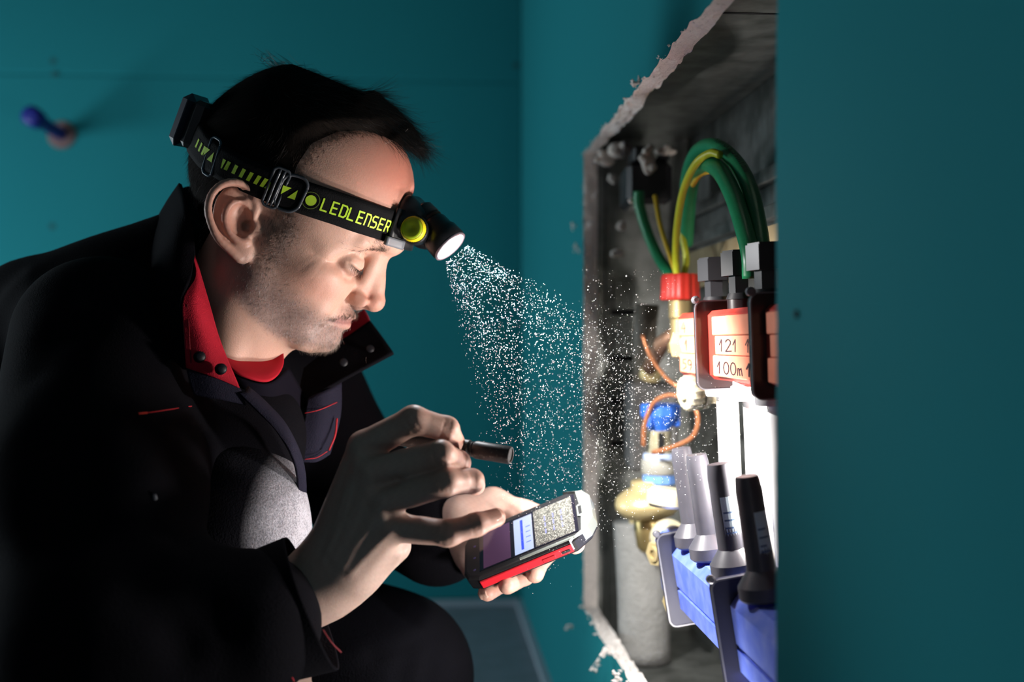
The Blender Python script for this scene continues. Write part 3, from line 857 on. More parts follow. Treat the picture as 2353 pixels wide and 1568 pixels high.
# print on the outer hose
pr = MB()
hp = spline([P(*p) for p in [(1727, 640, .93), (1724, 585, .93), (1708, 520, .95), (1685, 450, .98)]], 4)
prpts = spline([P(1640, 326, 1.052), P(1672, 345, 1.028), P(1698, 378, 1.003), P(1712, 402, .988)], 60)
rp = random.Random(5); k = 0
while k < 55:
    L = rp.choice((1, 2, 2)); a, b = prpts[k], prpts[min(k + L, 59)]
    up_ = np.cross(b - a, [0, 1.0, 0]); up_ /= np.linalg.norm(up_)
    off = -np.array([0.0, 0.0062, 0.0])
    h_ = rp.choice((0.0022, 0.0032, 0.0022))
    if rp.random() < 0.75:
        pr.add([a + off - up_ * 0.0010, a + off + up_ * h_, a + (b - a) * 0.45 + off + up_ * h_, a + (b - a) * 0.45 + off - up_ * 0.0010], [(0, 1, 2, 3)])
    else:
        pr.add([a + off - up_ * 0.0010, a + off + up_ * 0.0002, b + off + up_ * 0.0002, b + off - up_ * 0.0010], [(0, 1, 2, 3)])
    k += L + (1 if rp.random() < 0.3 else 0)
po = pr.build('hose_print', mat('hose_ink', (0.005, 0.02, 0.01), 0.6)); po.parent = h1

# ------------------------------------------------ black junction box with plaster splashes
jb = thing('junction_box', 'black cable junction box splashed with plaster in the upper corner', 'junction box', P(1495, 480, 1.30))
def pbox(mb, px0, px1, py0, py1, d0, d1, bev=0.002, mi=0):
    a = P(px0, py1, d0); b = P(px1, py0, d0)
    return mb.box((a[0], d0, a[2]), (b[0], d1, b[2]), mi, None, bev)
mb = pbox(MB(), 1440, 1545, 370, 468, 1.29, 1.38, 0.006); mb.build('box_body', M_black, jb)
mb = pbox(MB(), 1455, 1500, 335, 372, 1.30, 1.36, 0.003); mb.build('cable_gland', M_black, jb)
mb = pbox(MB(), 1512, 1538, 352, 372, 1.30, 1.36, 0.003); mb.build('cable_gland', M_black, jb)
def blob(name, c, r, st, parent, m):
    f = Field(np.array(c) - r * 2.2, np.array(c) + r * 2.2, r / 7)
    f.ell(c, np.array(st) * r)
    q = np.random.default_rng(int(abs(c[0]) * 1e5) % 1000)
    for _ in range(6): f.ell(np.array(c) + q.normal(size=3) * r * 0.55 * np.array(st), [r * q.uniform(.25, .5)] * 3, r * 0.25)
    V, Q = f.mesh(1); return np_mesh(name, V, Q, m, parent)
for (px, py, d, r, st) in ((1395, 365, 1.40, 0.011, (1.1, .5, .9)), (1425, 345, 1.37, 0.013, (1.2, .6, .8)), (1490, 375, 1.285, 0.011, (.7, .4, 1.3)), (1530, 348, 1.29, 0.008, (1.6, .5, .6)), (1452, 462, 1.28, 0.0045, (1, .6, .8)), (1428, 520, 1.40, 0.006, (1, .6, 1)), (1420, 582, 1.40, 0.007, (1.2, .6, .8)), (1408, 410, 1.42, 0.006, (1, .5, 1))):
    blob('plaster_splash', P(px, py, d), r, st, jb, M_plaster)

# grey pipework shapes deep in the cabinet
dp = thing('return_pipe', 'dull grey pipe fitting block behind the blue winged handle', 'pipe fitting', P(1500, 1000, 1.40))
mb = pbox(MB(), 1450, 1560, 880, 1085, 1.34, 1.42, 0.004); mb.build('fitting_block', mat('grey_block', (0.16, 0.155, 0.15), 0.7, noise=(60, (0.09, 0.09, 0.09), 0.6)), dp)
mb = MB(); mb.tube([P(1482, 890, 1.36), P(1482, 760, 1.36), P(1488, 700, 1.36)], 0.014, 16); mb.build('riser', mat('dusty_pipe', (0.22, 0.19, 0.15), 0.6, noise=(90, (0.12, 0.10, 0.08), 0.7)), dp, smooth=True)
mb = MB(); mb.lathe([(0.0115, 0.0), (0.013, 0.003), (0.013, 0.012), (0.009, 0.015)], 14, 0, axis_matrix(P(1492, 872, 1.32), (0.2, -.3, 1))); mb.build('small_nut', M_brass, dp, angle=30)
mb = MB(); mb.tube([P(1560, 760, 1.25), P(1520, 790, 1.27), P(1490, 850, 1.3)], [0.008, 0.009, 0.008], 12); mb.build('elbow', mat('dull_copper', (0.30, 0.17, 0.11), 0.55, metal=0.5), dp, smooth=True)

# ------------------------------------------------ two assumed small LED work lights added in the cabinet, outside the view (they light the manifolds and the man's face)
M_led = mat('assumed_led_panel', (0.9, 0.9, 0.9), 0.5, emit=((1.0, 0.93, 0.86), 4.0))
def assumed_work_light(label, wlp, wd, hw, hh, power, back):
    wk = thing('assumed_work_light', label, 'assumed work light', wlp)
    wd = np.array(wd, float); wd /= np.linalg.norm(wd)
    A = axis_matrix(wlp, wd, (0, 0, 1))
    mb = MB(); mb.box((-hw - .004, -hh - .004, -0.018), (hw + .004, hh + .004, -0.002), 0, A, 0.003); mb.build('housing', M_black, wk)
    mb = MB(); mb.box((-hw, -hh, -0.002), (hw, hh, 0.0), 0, A); mb.build('assumed_led_panel', M_led, wk)
    f = wlp + back
    mb = MB(); mb.tube([f, (f + f * np.array([1, 1, 0]) + np.array([0, 0, CZ0])) / 2, f * np.array([1, 1, 0]) + np.array([0, 0, CZ0 + 0.006])], 0.004, 10); mb.lathe([(0.020, CZ0 + 0.0005), (0.020, CZ0 + 0.005), (0.006, CZ0 + 0.008)], 20, 0, axis_matrix(f * np.array([1, 1, 0]), (0, 0, 1))); mb.build('stand', M_black, wk)
    area_light('assumed_work_light_led', wlp + wd * 0.003, wlp + wd, 2 * hw, 2 * hh, power, (1.0, 0.94, 0.88))
assumed_work_light('assumed small LED work light standing between the manifolds behind the near board', W(0.895, 0.101, -0.105), (-0.90, 0.28, 0.25), 0.024, 0.016, WORK_POWER, WN * 0.02)
assumed_work_light('assumed flat LED work light low in the front of the cabinet floor', W(0.850, 0.036, -0.335), (-0.62, 0.30, 0.72), 0.020, 0.030, WORK2_POWER, WN * 0.012 - np.array([0, 0, 0.012]))

# =================================================================== the man: head
TH, PSI, ROLL = math.radians(23), math.radians(5), math.radians(5)
HO = P(700, 480, 1.0)                                  # head origin
_f = np.array([math.cos(TH) * math.cos(PSI), -math.cos(TH) * math.sin(PSI), -math.sin(TH)])
_r = np.array([-math.sin(PSI), -math.cos(PSI), 0.0])   # his right side, towards the camera
_u = np.cross(_f, -_r); _u = _u if _u[2] > 0 else -_u
_r2 = _r * math.cos(ROLL) - _u * math.sin(ROLL); _u = _u * math.cos(ROLL) + _r * math.sin(ROLL); _r = _r2
HR = np.stack([_f, _r, _u], 1)                         # columns: forward, right, up
def H2W(p): return np.asarray(p, float) @ HR.T + HO
def W2H(p): return (np.asarray(p, float) - HO) @ HR
def H(px, py, r):
    """head-local point seen at (px,py) with lateral offset r (mm)"""
    D = P(px, py, 1.0); t = (r / 1000 + HO @ HR[:, 1]) / (D @ HR[:, 1])
    return W2H(D * t)
mm = lambda *a: np.array(a, float) / 1000

hd = Field(mm(-122, -96, -160), mm(108, 100, 124), 0.0014)
E_ = lambda c, r, k=0, op='u', M=None: hd.ell(mm(*c), mm(*r), k / 1000, op, M)
C_ = lambda a, b, ra, rb, k=0, op='u': hd.cap(mm(*a), mm(*b), ra / 1000, rb / 1000, k / 1000, op)
def G_(pts, w, depth): hd.furrow(np.array(pts, float) / 1000, w / 1000, depth / 1000)
def rotm(ax, deg):
    c, s = math.cos(math.radians(deg)), math.sin(math.radians(deg))
    return {'r': [[c, 0, s], [0, 1, 0], [-s, 0, c]], 'u': [[c, s, 0], [-s, c, 0], [0, 0, 1]], 'f': [[1, 0, 0], [0, c, s], [0, -s, c]]}[ax]
# skull
E_((-18, 0, 24), (92, 74, 82))
E_((20, 0, 36), (65, 60, 56), 22)
E_((25, 0, 14), (62, 58, 34), 14)
# face block and jaw
E_((10, 0, -42), (56, 56, 54), 16)
for s in (-1, 1):
    C_((-2, s*50, -69), (46, s*22, -98), 14, 14, 18)       # mandible
    C_((-6, s*53, -34), (-2, s*51, -68), 14, 14, 18)       # ramus
    E_((42, s*43, -40), (22, 18, 14), 12)                 # cheekbone
    C_((38, s*51, -38), (2, s*58, -28), 8, 8, 14)         # arch
    E_((38, s*34, -66), (26, 19, 24), 16)                 # cheek
    E_((14, s*48, -52), (28, 12, 24), 14)
    C_((82, s*9, 3), (66, s*40, -3), 9, 7, 10)            # brow ridge
    C_((66, s*40, -3), (47, s*50, -20), 6.5, 6.5, 9)      # outer orbit rim
    E_((28, s*52, 8), (34, 15, 34), 14)                   # temple fullness
E_((86, 0, 5), (8, 15, 12), 10)                           # glabella
C_((50, 0, -98), (58, 0, -97), 17, 14, 14)                # chin
E_((55, 0, -76), (20, 27, 19), 12)                        # muzzle
E_((14, 0, -92), (46, 40, 20), 18)                        # under the jaw
# eyes: sockets, then lids over the eyeball
for s in (-1, 1):
    E_((86, s*31, -19.5), (17, 17, 9.5), 9, 's')
    E_((60.5, s*31, -22.5), (13.8, 16.2, 13.4), 3)
# nose
C_((77, 0, -8), (84, 0, -38), 7.0, 7.2, 8)
C_((82, 0, -34), (87.5, 0, -50), 7.2, 9.0, 6)
E_((88, 0, -51.5), (9.0, 9.6, 8.8), 4)
for s in (-1, 1):
    C_((76, s*7, -14), (74, s*10.5, -45), 5.5, 7, 8)
    E_((54, s*28, -47), (15, 15, 16), 12)
    E_((75.5, s*12.6, -53.2), (11.0, 5.6, 7.4), 5, 'u', rotm('u', s*14))
C_((80, 0, -56), (76, 0, -60), 5.5, 5, 4)
for s in (-1, 1):
    E_((81.5, s*7.2, -61), (6.0, 3.2, 4.0), 2, 's')
    G_([(86, s*13, -46), (77, s*17, -45), (68.5, s*19.5, -49), (65, s*20, -57)], 2.6, 2.2)         # alar groove
    G_([(67, s*21, -56), (62, s*28, -66), (57, s*32, -76), (52, s*33, -84)], 4.5, 1.9)             # nasolabial fold
    G_([(66, s*31, -60), (60, s*37, -70)], 8, -1.2)
# lips
for s in (-1, 1):
    C_((73.4, s*5, -72.4), (53, s*28, -77.6), 3.8, 2.2, 4)
    C_((71.4, 0, -80.4), (54, s*26, -79.6), 4.0, 2.4, 4)
    G_([(81, 0, -76.8), (77, s*9, -76.6), (70, s*17, -77.2), (61, s*24, -78.0), (52, s*30, -80.5)], 1.7, 2.6)   # mouth line
    G_([(80, s*3, -62), (80.5, s*3.2, -69)], 2.2, -0.7)
G_([(79, 0, -61), (81, 0, -69)], 2.2, 0.9)
G_([(66, -20, -90), (72, 0, -89), (66, 20, -90)], 5, 2.6)           # below the lower lip
# lid details (looking down, nearly closed)
def lidline(du, df=0.0):
    """curve over the eyeball, from inner to outer corner"""
    out = []
    for a in np.linspace(-1, 1, 11):
        r = 31.0 + a * 14.4
        u = -28.2 + du + (a * a) * 4.6 - a * 1.0
        x = ((r - 31.0) / 16.2) ** 2 + ((u + 22.5) / 13.4) ** 2
        out.append((60.5 + 13.9 * math.sqrt(max(0.03, 1 - x)) + df, r, u))
    return out
LID = {}
for s in (-1, 1):
    mir = lambda L: [(f, s*r, u) for f, r, u in L]
    LID[s] = mir(lidline(0, 1.0))
    G_(mir(lidline(0.0, 0.3)), 1.5, 1.6)                 # slit
    G_(mir(lidline(2.2, 0.5)), 1.8, -1.3)                # upper lid margin
    G_(mir(lidline(-3.2, 0.6)), 2.4, -1.5)               # lower lid
    G_(mir(lidline(11.6, 1.0)), 1.9, 1.5)                # lid crease
    G_(mir(lidline(15.0, 2.0)[:8]), 3.0, -1.2)               # fold above
    G_([(66, s*17, -23), (70, s*16, -26)], 2.0, 0.8)
    for (a, b) in (((46, -27), (34, -25)), ((46, -30), (33, -33)), ((45, -33), (34, -41)), ((47, -35), (38, -47))):   # crow's feet
        G_([(a[0], s*47, a[1]), (b[0], s*56, b[1])], 1.1, 0.18)
    G_([(69, s*19, -31), (66, s*27, -38), (58, s*38, -40)], 2.6, 1.3)                 # under-eye fold
    G_([(60, s*24, -46), (48, s*44, -49)], 9, -1.0)
for u_ in (30, 40, 50):
    G_([(76, -30, u_ - 2), (84, 0, u_), (76, 30, u_ - 2)], 1.8, 0.45)                 # forehead lines
G_([(90, 4, -2), (91, 4, 8)], 1.6, 0.8); G_([(90, -4, -2), (91, -4, 8)], 1.6, 0.8)
for s in (-1, 1):
    G_([(52, s*56, 0), (44, s*60, 18)], 15, 2.5)         # temple
# neck, running down and back into the collar
NK0 = W2H(P(562, 700, 1.0)) * 1000; NK1 = W2H(P(475, 880, 1.03)) * 1000
C_((-24, 0, -20), NK0, 52, 50, 16)
C_(NK0, NK1, 50, 52, 10)
C_((-26, 54, -44), NK0 + np.array([14, 34, -40.]), 12, 11, 12)       # sternomastoid, near side
C_((16, 0, -92), NK0 + np.array([16, 0, -30.]), 20, 26, 14)          # throat

SKULL_V = hd.v.copy()
# ears
def ear(s):
    # ear plane basis: base at the tragus; 'b' backwards-outwards, 'v' up along the ear
    o = mm(-15, s * 69, -20)
    v = np.array([-0.40, 0.0, 0.915]); v /= np.linalg.norm(v)
    b = np.array([-0.80, s * 0.56, -0.22]); b -= v * (b @ v); b /= np.linalg.norm(b)
    n = np.cross(b, v) * s
    if n[1] * s < 0: n = -n
    Q = lambda x, y, z=0.0: (o + b * x * 1.16 / 1000 + v * y / 1000 + n * z / 1000) * 1000
    # shell
    base = [(2, -14), (8, 2), (12, 14)]
    M = np.stack([b, v, n])
    E_(Q(13, 2, -4), (18, 27, 5.0), 3, 'u', M)
    E_(Q(9, -24, -1), (9, 11, 3.6), 4, 'u', M)                            # lobe
    C_(Q(2, -6, -6), Q(6, 14, -6), 9, 9, 5)                               # root
    # helix rim
    hel = [(1, 3, 0), (-2, 13, 1.0), (2, 24, 1.6), (11, 31, 2.2), (21, 30, 2.2), (29, 22, 2.0), (32, 10, 1.8), (30, -2, 1.4), (26, -13, 1.0), (19, -22, 0.6), (12, -30, 0.2)]
    hp = spline([Q(*p) for p in hel], 26)
    for a_, b_ in zip(hp[:-1], hp[1:]): C_(a_, b_, 3.2, 3.2, 2.0)
    # scapha groove inside the rim
    gr = spline([Q(*p) for p in [(3, 21, 3.2), (11, 26.5, 3.4), (20, 25.5, 3.4), (26.5, 18, 3.2), (28, 8, 3.0), (26, -3, 2.8), (22, -12, 2.6)]], 16)
    for a_, b_ in zip(gr[:-1], gr[1:]): C_(a_, b_, 1.9, 1.9, 1.8, 's')
    # antihelix
    ah = spline([Q(*p) for p in [(9, 18, 0.8), (17, 14, 1.6), (21, 4, 2.0), (19, -7, 1.8), (13, -15, 1.4), (8, -17, 1.2)]], 14)
    for a_, b_ in zip(ah[:-1], ah[1:]): C_(a_, b_, 2.6, 2.6, 2.0)
    # triangular fossa and concha
    E_(Q(10, 21, 2.0), (5.5, 3.4, 2.6), 2, 's', M)
    E_(Q(9.5, 1, 0.5), (9.0, 13.0, 6.0), 2.5, 's', M)
    E_(Q(4, -4, -3), (4.5, 5.0, 7.0), 2.5, 's', M)
    # tragus and antitragus
    E_(Q(-2.0, -5, 0.0), (3.2, 6.0, 4.2), 2.0, 'u', M)
    E_(Q(7, -16.5, 1.4), (4.4, 3.0, 2.8), 2.0, 'u', M)
ear(1); ear(-1)

hV, hQ = hd.mesh(2)
# colour: skin with redder cheeks/nose/ears, grey beard shadow, lips
x, y, z = (hV * 1000).T; ay = np.abs(y)
def g(c, r): return np.exp(-(((x - c[0]) / r[0])**2 + ((ay - c[1]) / r[1])**2 + ((z - c[2]) / r[2])**2))
skin = np.array([0.58, 0.355, 0.275]); red = np.array([0.50, 0.17, 0.12]); beard = np.array([0.23, 0.165, 0.155]); lip = np.array([0.42, 0.20, 0.18])
col = np.tile(skin, (len(hV), 1))
def blend(c, w):
    global col
    w = np.clip(w, 0, 1)[:, None]; col = col * (1 - w) + c * w
blend(red, 0.55 * g((88, 8, -52), (16, 14, 12)) + 0.42 * g((48, 46, -50), (22, 22, 18)) + 0.45 * g((-30, 85, -20), (40, 16, 40)) + 0.85 * g((70, 10, 60), (45, 70, 36)))
bm = sstep(-52, -78, z - 0.25 * (x - 60) * 0) * sstep(78, 60, x - 0.0 * z) * 1.0
jaw = sstep(-112, -100, z + np.clip(30 - x, 0, 60) * -0.55) * np.clip(sstep(-46, -74, z + np.clip(x - 20, -30, 60) * 0.32) , 0, 1) * sstep(-26, 4, x)
must = g((76, 8, -66), (12, 18, 5.5))
cheekclear = sstep(0.75, 0.25, g((52, 34, -56), (30, 22, 18)))
BEARD = np.clip(np.maximum(jaw * cheekclear, 0.9 * must), 0, 1) * (1 - g((78, 0, -77), (10, 24, 6)))
side = sstep(20, -4, x) * 0
burn = np.exp(-(((x - 12) / 11)**2 + ((z + 28) / 34)**2)) * (ay > 50)
blend(beard, 0.72 * BEARD); blend(np.array([0.16, 0.12, 0.11]), 0.75 * burn)
blend(lip, 0.9 * (np.exp(-((z + 76.8) / 5.5)**2) * sstep(25, 18, ay) * sstep(58, 66, x)))
blend(np.array([0.40, 0.20, 0.16]), 0.5 * np.exp(-(((x - 66) / 14)**2 + ((ay - 31) / 17)**2 + ((z + 32) / 4.5)**2)))
mottle = (np.sin(x * 1.9 + 2 * np.sin(y * 1.3)) * np.sin(y * 1.7 + z * 1.1) * np.sin(z * 1.5 + x * .6))[:, None]
blend(np.array([0.20, 0.08, 0.07]), 0.75 * np.exp(-((z + 77.0 + ay * 0.06) / 1.3)**2) * sstep(31, 26, ay) * (x > 48))  # mouth line darkened, the shade between the lips painted in
col = np.clip(col * (1 + 0.05 * mottle), 0, 1)
HEAD_V, HEAD_Q, HEAD_C = H2W(hV), hQ, col
M_skin = mat('skin', (0.56, 0.32, 0.23), 0.46, spec=0.35, sss=0.16, attr='tint', bump=(850, 0.16, 0.0010))

# =================================================================== hair, brows, stubble
M_haircap = mat('dark_hair_mass', (0.008, 0.006, 0.005), 0.95, spec=0.05)
M_hair = mat('dark_hair', (0.010, 0.007, 0.006), 0.42, spec=0.5)
M_hairgrey = mat('grey_hair', (0.42, 0.40, 0.40), 0.45)
M_brow = mat('brow_hair', (0.055, 0.032, 0.022), 0.55)
man = thing('person', 'kneeling man in a black work jacket with red collar lining, looking down', 'person', P(420, 1480, 1.05) * np.array([1, 1, 0]) + np.array([0, 0, FLOOR_Z]))
HLINE = np.array([(84, 118), (66, 100), (57, 93), (39, 85), (20, 74), (7, 57), (4, 36), (6, 17), (9, -1), (11, -22), (8, -38)], float)
def hairq(V):
    """signed depth (mm) into the hair region"""
    x, y, z = (np.asarray(V) * 1000).T
    fl = np.interp(z, HLINE[::-1, 1], HLINE[::-1, 0])
    q1 = (fl - x) * 0.8
    b = np.interp(x, [-130, -62, -54, -50, -12, -6, -3, 30], [-70, -66, -40, 6, 8, 4, 2, 2])
    return np.minimum(q1, (z - b))
hf = Field(hd.lo, hd.lo + hd.h * (np.array(hd.n) - 1), hd.h)
hf.v = SKULL_V.copy()
sl0 = np.meshgrid(*[a for a in hf.ax], indexing='ij', sparse=True)
X_, Y_, Z_ = [a * 1000 for a in sl0]
fl = np.interp(Z_.ravel(), HLINE[::-1, 1], HLINE[::-1, 0]).reshape(Z_.shape)
bb = np.interp(X_.ravel(), [-130, -62, -54, -50, -12, -6, -3, 30], [-70, -66, -40, 6, 8, 4, 2, 2]).reshape(X_.shape)
qq = np.minimum((fl - X_) * 0.8, Z_ - bb)
T_ = (2.5 + 10.5 * sstep(38, 104, Z_) * sstep(-112, -40, X_)) * sstep(-1.5, 16, qq) - 3.0 * sstep(1.5, -4, qq)
hf.v = hf.v - (T_ / 1000).astype(np.float32)
for r in (-34, -22, -11, 0, 11, 22, 34):          # fringe swept forward
    hf.cap(mm(22, r, 108 - abs(r) * 0.25), mm(60, r * 0.9, 97 - abs(r) * 0.35), 0.010, 0.006, 0.008)
    hf.cap(mm(60, r * 0.9, 97 - abs(r) * 0.35), mm(74, r * 0.8, 93.5 - abs(r) * 0.35), 0.006, 0.0015, 0.004)
hv, hq_ = hf.mesh(1)
keep = (hairq(hv) > -3.5) | ((hv[:, 0] > 0.02) & (hv[:, 2] > 0.084))
used = keep[hq_].all(1); hq_ = hq_[used]
remap = np.full(len(hv), -1); ids_ = np.unique(hq_); remap[ids_] = np.arange(len(ids_))
np_mesh('hair', H2W(hv[ids_]), remap[hq_], M_haircap, man)
CAPV = hv[ids_]
CAPN = hf.grad(CAPV)

def strands(name, paths, rad, m, parent, taper=0.25, stuff=True):
    """paths (n, k, 3): thin three-sided tapering hairs in one mesh"""
    n, k, _ = paths.shape
    T = np.gradient(paths, axis=1); T /= np.linalg.norm(T, axis=2)[..., None] + 1e-12
    ref = np.where(np.abs(T[..., 1:2]) < 0.9, np.array([0, 1.0, 0]), np.array([1.0, 0, 0]))
    A = np.cross(T, ref); A /= np.linalg.norm(A, axis=2)[..., None] + 1e-12; B = np.cross(T, A)
    rr = (np.asarray(rad).reshape(-1, 1) * np.linspace(1, taper, k)[None, :])[..., None]
    ring = [paths + rr * (math.cos(a) * A + math.sin(a) * B) for a in (0, 2.094, 4.189)]
    V = np.stack(ring, 2).reshape(-1, 3)
    base = (np.arange(n) * k * 3)[:, None, None] + (np.arange(k - 1) * 3)[None, :, None]
    q = []
    for a in range(3):
        b = (a + 1) % 3
        q.append(np.stack([base[..., 0] + a, base[..., 0] + b, base[..., 0] + 3 + b, base[..., 0] + 3 + a], -1).reshape(-1, 4))
    o = np_mesh(name, V, np.concatenate(q), m, parent)
    if stuff: o['kind'] = 'stuff'
    return o
def unit(v): return v / (np.linalg.norm(v, axis=-1, keepdims=True) + 1e-12)
def grow(P0, N0, D0, L, k=5, lift=0.15, droop=None, jit=0.25):
    n = len(P0); D = unit(D0 - N0 * (D0 * N0).sum(1, keepdims=True)) + N0 * lift + rng.normal(size=(n, 3)) * jit
    D = unit(D); pts = [P0]
    step = (np.asarray(L) / (k - 1)).reshape(-1, 1)
    bend = unit(rng.normal(size=(n, 3))) * 0.10
    for i in range(k - 1):
        pts.append(pts[-1] + D * step)
        D = unit(D + bend + (droop if droop is not None else 0))
    return np.stack(pts, 1)
HN = hd.grad(hV)
n = 15000
ii = rng.integers(0, len(CAPV), n)
p0 = CAPV[ii]; n0 = CAPN[ii]
top = sstep(0.03, 0.09, p0[:, 2:3]); frontw = sstep(-0.06, 0.02, p0[:, 0:1])
dird = np.concatenate([0.9 * top * frontw - 0.25 * (1 - top), 0 * top, -0.15 * top - 0.9 * (1 - top)], 1)
L = (0.012 + 0.016 * top[:, 0] * frontw[:, 0]) * rng.uniform(0.5, 1.2, n)
near_line = hairq(p0) < 5; L[near_line & (top[:, 0] < 0.5)] *= 0.35
pth = grow(p0 - n0 * 0.0012, n0, dird, L, 5, 0.12, jit=0.18)
grey = (rng.random(n) < 0.14) & (p0[:, 2] < 0.012)
strands('hair_strands', H2W(pth[~grey].reshape(-1, 3)).reshape(-1, 5, 3), 0.00010, M_hair, man)
strands('grey_strands', H2W(pth[grey].reshape(-1, 3)).reshape(-1, 5, 3), 0.00010, M_hairgrey, man)
# short soft hairs across the hairline, temple and sideburn
qh = hairq(hV); sb = np.exp(-(((x - 5) / 9)**2 + ((z + 18) / 24)**2)) * (ay > 50)
ww = (np.exp(-((qh + 1.0) / 4.5)**2) * (z > -12) * (x > -12) + 1.3 * sb * (x > -8)) * (np.abs(hd.sample(hV)) < 0.002); ww[(x > 30) & (z > 86)] = 0
ii = rng.choice(len(hV), 6500, p=ww / ww.sum()); q0 = hV[ii] + rng.normal(size=(6500, 3)) * 0.0006; n0 = HN[ii]
pth = grow(q0, n0, np.tile([0.25, 0, -0.85], (6500, 1)), rng.uniform(0.0022, 0.0060, 6500), 4, 0.25, jit=0.25)
strands('temple_hairs', H2W(pth.reshape(-1, 3)).reshape(-1, 4, 3), 0.00008, M_brow, man)
# ragged fringe and the cowlick on the crown
n = 700
p0 = np.stack([rng.uniform(0.045, 0.066, n), rng.uniform(-0.036, 0.036, n), np.zeros(n)], 1)
p0[:, 2] = 0.098 - np.abs(p0[:, 1]) * 0.35 - (p0[:, 0] - 0.06) * 0.35 + rng.normal(size=n) * 0.0035
pth = grow(p0, np.tile([0.3, 0, 0.95], (n, 1)), np.tile([1.0, 0, -0.42], (n, 1)), rng.uniform(0.010, 0.028, n), 6, 0.0, np.array([0, 0, -0.09]), 0.10)
strands('fringe_strands', H2W(pth.reshape(-1, 3)).reshape(-1, 6, 3), 0.00016, M_hair, man)
n = 300
ck = W2H(P(690, 160, 1.0)); p0 = ck + rng.normal(size=(n, 3)) * mm(14, 12, 3) - mm(0, 0, 6)
dd = np.stack([rng.normal(size=n) * 0.6 + 0.05, rng.normal(size=n) * 0.4, np.abs(rng.normal(size=n)) * 0.55 + 0.2], 1)
pth = grow(p0, np.tile([0, 0, 1.0], (n, 1)), dd, rng.uniform(0.010, 0.026, n), 6, 0.35, np.array([0.04, 0, -0.05]), 0.1)
strands('cowlick_strands', H2W(pth.reshape(-1, 3)).reshape(-1, 6, 3), 0.00018, M_hair, man)
# two light loose hairs on the fringe
pth = np.stack([spline([H(905, 322, 22), H(920, 313, 21), H(938, 296, 20)], 8), spline([H(885, 330, 30), H(895, 327, 29), H(906, 321, 28)], 8)])
strands('loose_hairs', H2W(pth.reshape(-1, 3)).reshape(-1, 8, 3), 0.00022, mat('pale_hair', (0.7, 0.62, 0.55), 0.5), man)

# stubble on jaw, chin, lip
wgt = np.clip(BEARD - 0.12, 0, 1) + 0.5 * burn; wgt[hV[:, 1] < -0.02] *= 0.4; wgt = wgt / wgt.sum()
def beard_hairs(name, n, m, r, Lr):
    ii = rng.choice(len(hV), n, p=wgt); q0 = hV[ii] + rng.normal(size=(n, 3)) * 0.0005; n0 = HN[ii]
    pt = grow(q0 - n0 * 0.0002, n0, np.tile([0.35, 0, -0.9], (n, 1)), rng.uniform(*Lr, n), 3, 0.7, jit=0.3)
    strands(name, H2W(pt.reshape(-1, 3)).reshape(-1, 3, 3), r, m, man)
beard_hairs('dark_stubble', 4600, M_brow, 0.00007, (0.0008, 0.0022))
beard_hairs('grey_stubble', 2200, M_hairgrey, 0.00007, (0.0014, 0.0032))
n = 520; t = rng.uniform(-1, 1, n)[:, None]; ta = np.abs(t)
q = np.concatenate([0.081 - 0.019 * ta**1.4, 0.025 * t, -0.066 - 0.0095 * ta], 1) + rng.normal(size=(n, 3)) * mm(0.6, 0.6, 2.0)
q = q - hd.grad(q) * hd.sample(q)[:, None]; n0 = hd.grad(q)
pt = grow(q, n0, np.concatenate([0 * t, 0.55 * t, -0.8 + 0 * t], 1), rng.uniform(0.0025, 0.0055, n), 4, 0.3, jit=0.2)
strands('moustache', H2W(pt.reshape(-1, 3)).reshape(-1, 4, 3), 0.00008, M_brow, man)
n = 900; q = mm(60, 0, -104) + rng.normal(size=(n, 3)) * mm(10, 16, 6); q = q - hd.grad(q) * hd.sample(q)[:, None]; n0 = hd.grad(q)
pt = grow(q, n0, np.tile([0.3, 0, -0.9], (n, 1)), rng.uniform(0.002, 0.0055, n), 4, 0.5, jit=0.25)
strands('chin_beard', H2W(pt.reshape(-1, 3)).reshape(-1, 4, 3), 0.00008, mat('chin_hair', (0.20, 0.15, 0.12), 0.5), man)
# brows and lashes
for s in (1, -1):
    n = 620; t = rng.random(n)[:, None]
    c0, c1, c2 = mm(84, s*13, -3), mm(74, s*33, 0.5), mm(54, s*50, -8)
    q = (1 - t)**2 * c0 + 2 * t * (1 - t) * c1 + t * t * c2 + rng.normal(size=(n, 3)) * mm(1, 1, 2.1)
    q = q - hd.grad(q) * hd.sample(q)[:, None]
    n0 = hd.grad(q)
    d0 = np.tile([-0.45, s * 0.75, -0.1], (n, 1)) * t + np.tile([-0.1, s * 0.5, 0.5], (n, 1)) * (1 - t)
    pt = grow(q, n0, d0, rng.uniform(0.005, 0.009, n), 4, 0.15, jit=0.15)
    strands('eyebrow', H2W(pt.reshape(-1, 3)).reshape(-1, 4, 3), 0.00011, M_brow, man)
    n = 75; LL = spline(np.array(LID[s]) / 1000, n) + mm(0.8, 0, 0.6)
    pt = grow(LL, np.tile([0.9, 0, -0.4], (n, 1)), np.tile([0.2, s * 0.15, -0.9], (n, 1)) + np.linspace(-0.3, 0.5, n)[:, None] * np.array([0, s * 0.8, 0]), rng.uniform(0.005, 0.0085, n), 5, 0.55, np.array([0.05, 0, 0.02]), 0.08)
    strands('eyelashes', H2W(pt.reshape(-1, 3)).reshape(-1, 5, 3), 0.00014, M_hair, man)

